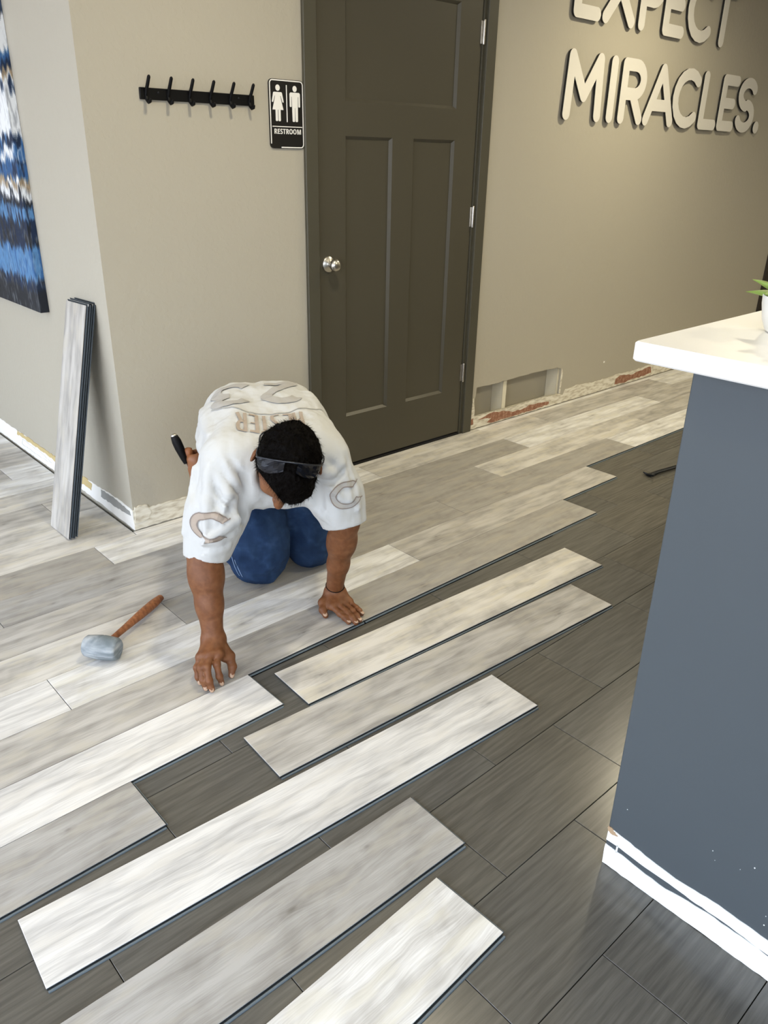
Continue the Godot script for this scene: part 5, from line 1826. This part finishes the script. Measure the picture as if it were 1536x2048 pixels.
	# ---- hair
	var hf := Field.new(headC - Vector3.ONE * 0.16, headC + Vector3.ONE * 0.16, 0.0045)
	hf.ell(H * P3(0, 0.034, -0.013), P3(0.086, 0.099, 0.104), 0.01, false, hb)
	hf.ell(H * P3(0.01, 0.06, 0.05), P3(0.066, 0.062, 0.058), 0.02, false, hb)
	hf.ripple(noise(25, 60.0, 2), 0.006)
	hf.ripple(noise(26, 14.0, 2), 0.008)
	hf.ell(H * P3(-0.034, -0.066, 0.098), P3(0.072, 0.112, 0.078), 0.008, true, hb)   # face left free
	hf.cap(H * P3(-0.12, -0.03, 0.01), H * P3(0.12, -0.03, 0.01), 0.034, 0.034, 0.008, true)
	hf.cap(H * P3(-0.1, -0.12, -0.06), H * P3(0.1, -0.12, -0.06), 0.07, 0.07, 0.01, true)
	var hn := hb * P3(-0.66, -0.08, 0.745).normalized()
	hf.cut(hn, hn.dot(headC) + 0.073)
	var hair := part("hair", net_mesh([hf]), M.hair, o)
	var rng := RandomNumberGenerator.new()
	rng.seed = 404
	st = stn()
	for i in 5200:
		var d := Vector3(rng.randfn(), rng.randfn(), rng.randfn()).normalized()
		var start := headC + hb * (d * 0.15 + P3(0, 0.036, -0.014))
		var q := hf.hit(start, -(hb * d), 0.09)
		if absf(hf.at(q)) > 0.004:
			continue
		var n := hf.grad(q)
		var local := hb.inverse() * (q - headC)
		var flow := hb * P3(local.x * 4.0, 0.1, 0.8 + local.z * 4.0)      # away from the crown, forward over the brow
		flow = (flow - n * flow.dot(n)).normalized()
		var dir := (flow * 0.8 + n * rng.randf_range(0.15, 0.75) + Vector3(rng.randfn(), rng.randfn(), rng.randfn()) * 0.22).normalized()
		var ln := rng.randf_range(0.010, 0.020)
		var w := dir.cross(n).normalized() * 0.0009
		tri(st, q - w - n * 0.002, q + w - n * 0.002, q + dir * ln)
	var tufts := part("hair_tufts", st.commit(), M.hair, hair)
	tufts.set_meta("kind", "stuff")
	# ---- sunglasses pushed up over the hair
	var sg := thing("sunglasses", "dark sunglasses pushed up on the kneeling man's black hair", "sunglasses", MAN_AT, man_turn)
	var on := func(a: float, z: float, lift: float) -> Vector3:
		# a point on the hair at the angle a round the head and the depth z, lifted off it
		var dd := hb * P3(sin(a), cos(a), 0.0)
		var c := H * P3(0, 0.02, z)
		var h := hf.hit(c + dd * 0.15, -dd, 0.14)
		return h + dd * lift
	var bar := []
	for i in 17:
		var a := lerpf(-1.12, 1.12, i / 16.0)
		bar.append(on.call(a, -0.007 + 0.010 * cos(a * 1.35) - 0.0065 * sin(a), 0.007))
	st = stn()
	tube(st, bar, [0.0024], 8)
	part("brow_bar", st.commit(), M.frame, sg)
	for s: float in [-1.0, 1.0]:
		st = stn()
		var grid := []
		for r in 6:
			var row := []
			for c in 8:
				var a := s * lerpf(0.14, 1.0, c / 7.0)
				var z := -0.005 + 0.010 * cos(a * 1.35) - 0.0065 * sin(a) + 0.034 * (r / 5.0) * (1.0 - 0.35 * pow(absf(c / 7.0 - 0.45) * 2.0, 2.0))
				row.append(on.call(a, z, 0.0085))
			grid.append(row)
		for r in 5:
			for c in 7:
				var a: Vector3 = grid[r][c]
				var b: Vector3 = grid[r][c + 1]
				var e: Vector3 = grid[r + 1][c + 1]
				var f: Vector3 = grid[r + 1][c]
				var out := (a - headC)
				if (b - a).cross(e - a).dot(out) > 0:
					quad(st, a, b, e, f)
				else:
					quad(st, a, f, e, b)
		part("lens", st.commit(), M.shade, sg)
		st = stn()
		var tp := []
		for i in 9:
			var t := i / 8.0
			tp.append(on.call(s * lerpf(1.12, 1.66, t), lerpf(-0.006 - 0.006 * s, -0.08, t), 0.005))
		tube(st, tp, [0.0022], 8)
		part("temple", st.commit(), M.frame, sg)

	var wb := thing("wristband", "thin black cord round the kneeling man's left wrist", "wristband", MAN_AT, man_turn)
	var wc := elL.lerp(wrL, 0.95)
	var wbs := basis_along(wrL - elL)
	var loop := []
	for i in 33:
		var a := TAU * i / 32.0
		var dd := wbs * P3(cos(a), 0, sin(a))
		loop.append(aL.hit(wc + dd * 0.06, -dd, 0.06) + dd * 0.001)
	st = stn()
	tube(st, loop, [0.0015], 6)
	part("cord", st.commit(), M.black, wb)
	# ---- tools in the pouch at his right hip
	var pouch := thing("tool_pouch", "brown leather tool pouch at the kneeling man's right hip", "tool pouch", MAN_AT, man_turn)
	var pf := Field.new(P3(-0.36, 0.24, -0.26), P3(-0.18, 0.48, -0.02), 0.005)
	pf.cap(P3(-0.256, 0.41, -0.135), P3(-0.238, 0.30, -0.12), 0.034, 0.036, 0.02, false, P3(1.0, 1, 0.8))
	pf.cap(P3(-0.256, 0.44, -0.135), P3(-0.254, 0.40, -0.135), 0.022, 0.026, 0.005, true)
	pf.ripple(noise(35, 14.0, 2), 0.006)
	part("pocket", net_mesh([pf]), M.leather, pouch)
	var ham := thing("hammer", "wooden hammer handle sticking out of the tool pouch at his hip", "hammer", MAN_AT, man_turn)
	st = stn()
	lathe(st, [Vector2(0.012, -0.1), Vector2(0.0125, -0.02), Vector2(0.0155, 0.012), Vector2(0.0165, 0.03), Vector2(0.0145, 0.042), Vector2(0.006, 0.046)], 16, Transform3D(basis_along(P3(-0.10, 1.0, -0.02)), P3(-0.278, 0.405, -0.14)))
	part("handle", st.commit(), M.wood, ham)
	var kn := thing("putty_knife", "black-handled putty knife with metal end cap in the tool pouch", "putty knife", MAN_AT, man_turn)
	var kd := P3(-0.33, 0.93, -0.14).normalized()
	st = stn()
	lathe(st, [Vector2(0.009, 0.0), Vector2(0.0125, 0.02), Vector2(0.0165, 0.06), Vector2(0.0165, 0.085), Vector2(0.013, 0.102), Vector2(0.0105, 0.106)], 18, Transform3D(basis_along(kd), P3(-0.290, 0.398, -0.128)))
	part("handle", st.commit(), M.black, kn)
	st = stn()
	lathe(st, [Vector2(0.011, 0.104), Vector2(0.0105, 0.109), Vector2(0.007, 0.112), Vector2(0.001, 0.113)], 16, Transform3D(basis_along(kd), P3(-0.290, 0.398, -0.128)))
	part("end_cap", st.commit(), M.nickel, kn)
	st = stn()
	tube(st, [P3(-0.290, 0.398, -0.128), P3(-0.285, 0.385, -0.127), P3(-0.268, 0.345, -0.125)], [0.009, 0.0075, 0.006], 10, 0.5)
	part("blade_tang", st.commit(), M.nickel, kn)

func _ready() -> void:
	make_materials()
	camera_and_light()
	room()
	door()
	floor_and_planks()
	counter()
	coat_rack()
	sign_plate()
	wall_letters()
	canvas()
	tools()
	man()
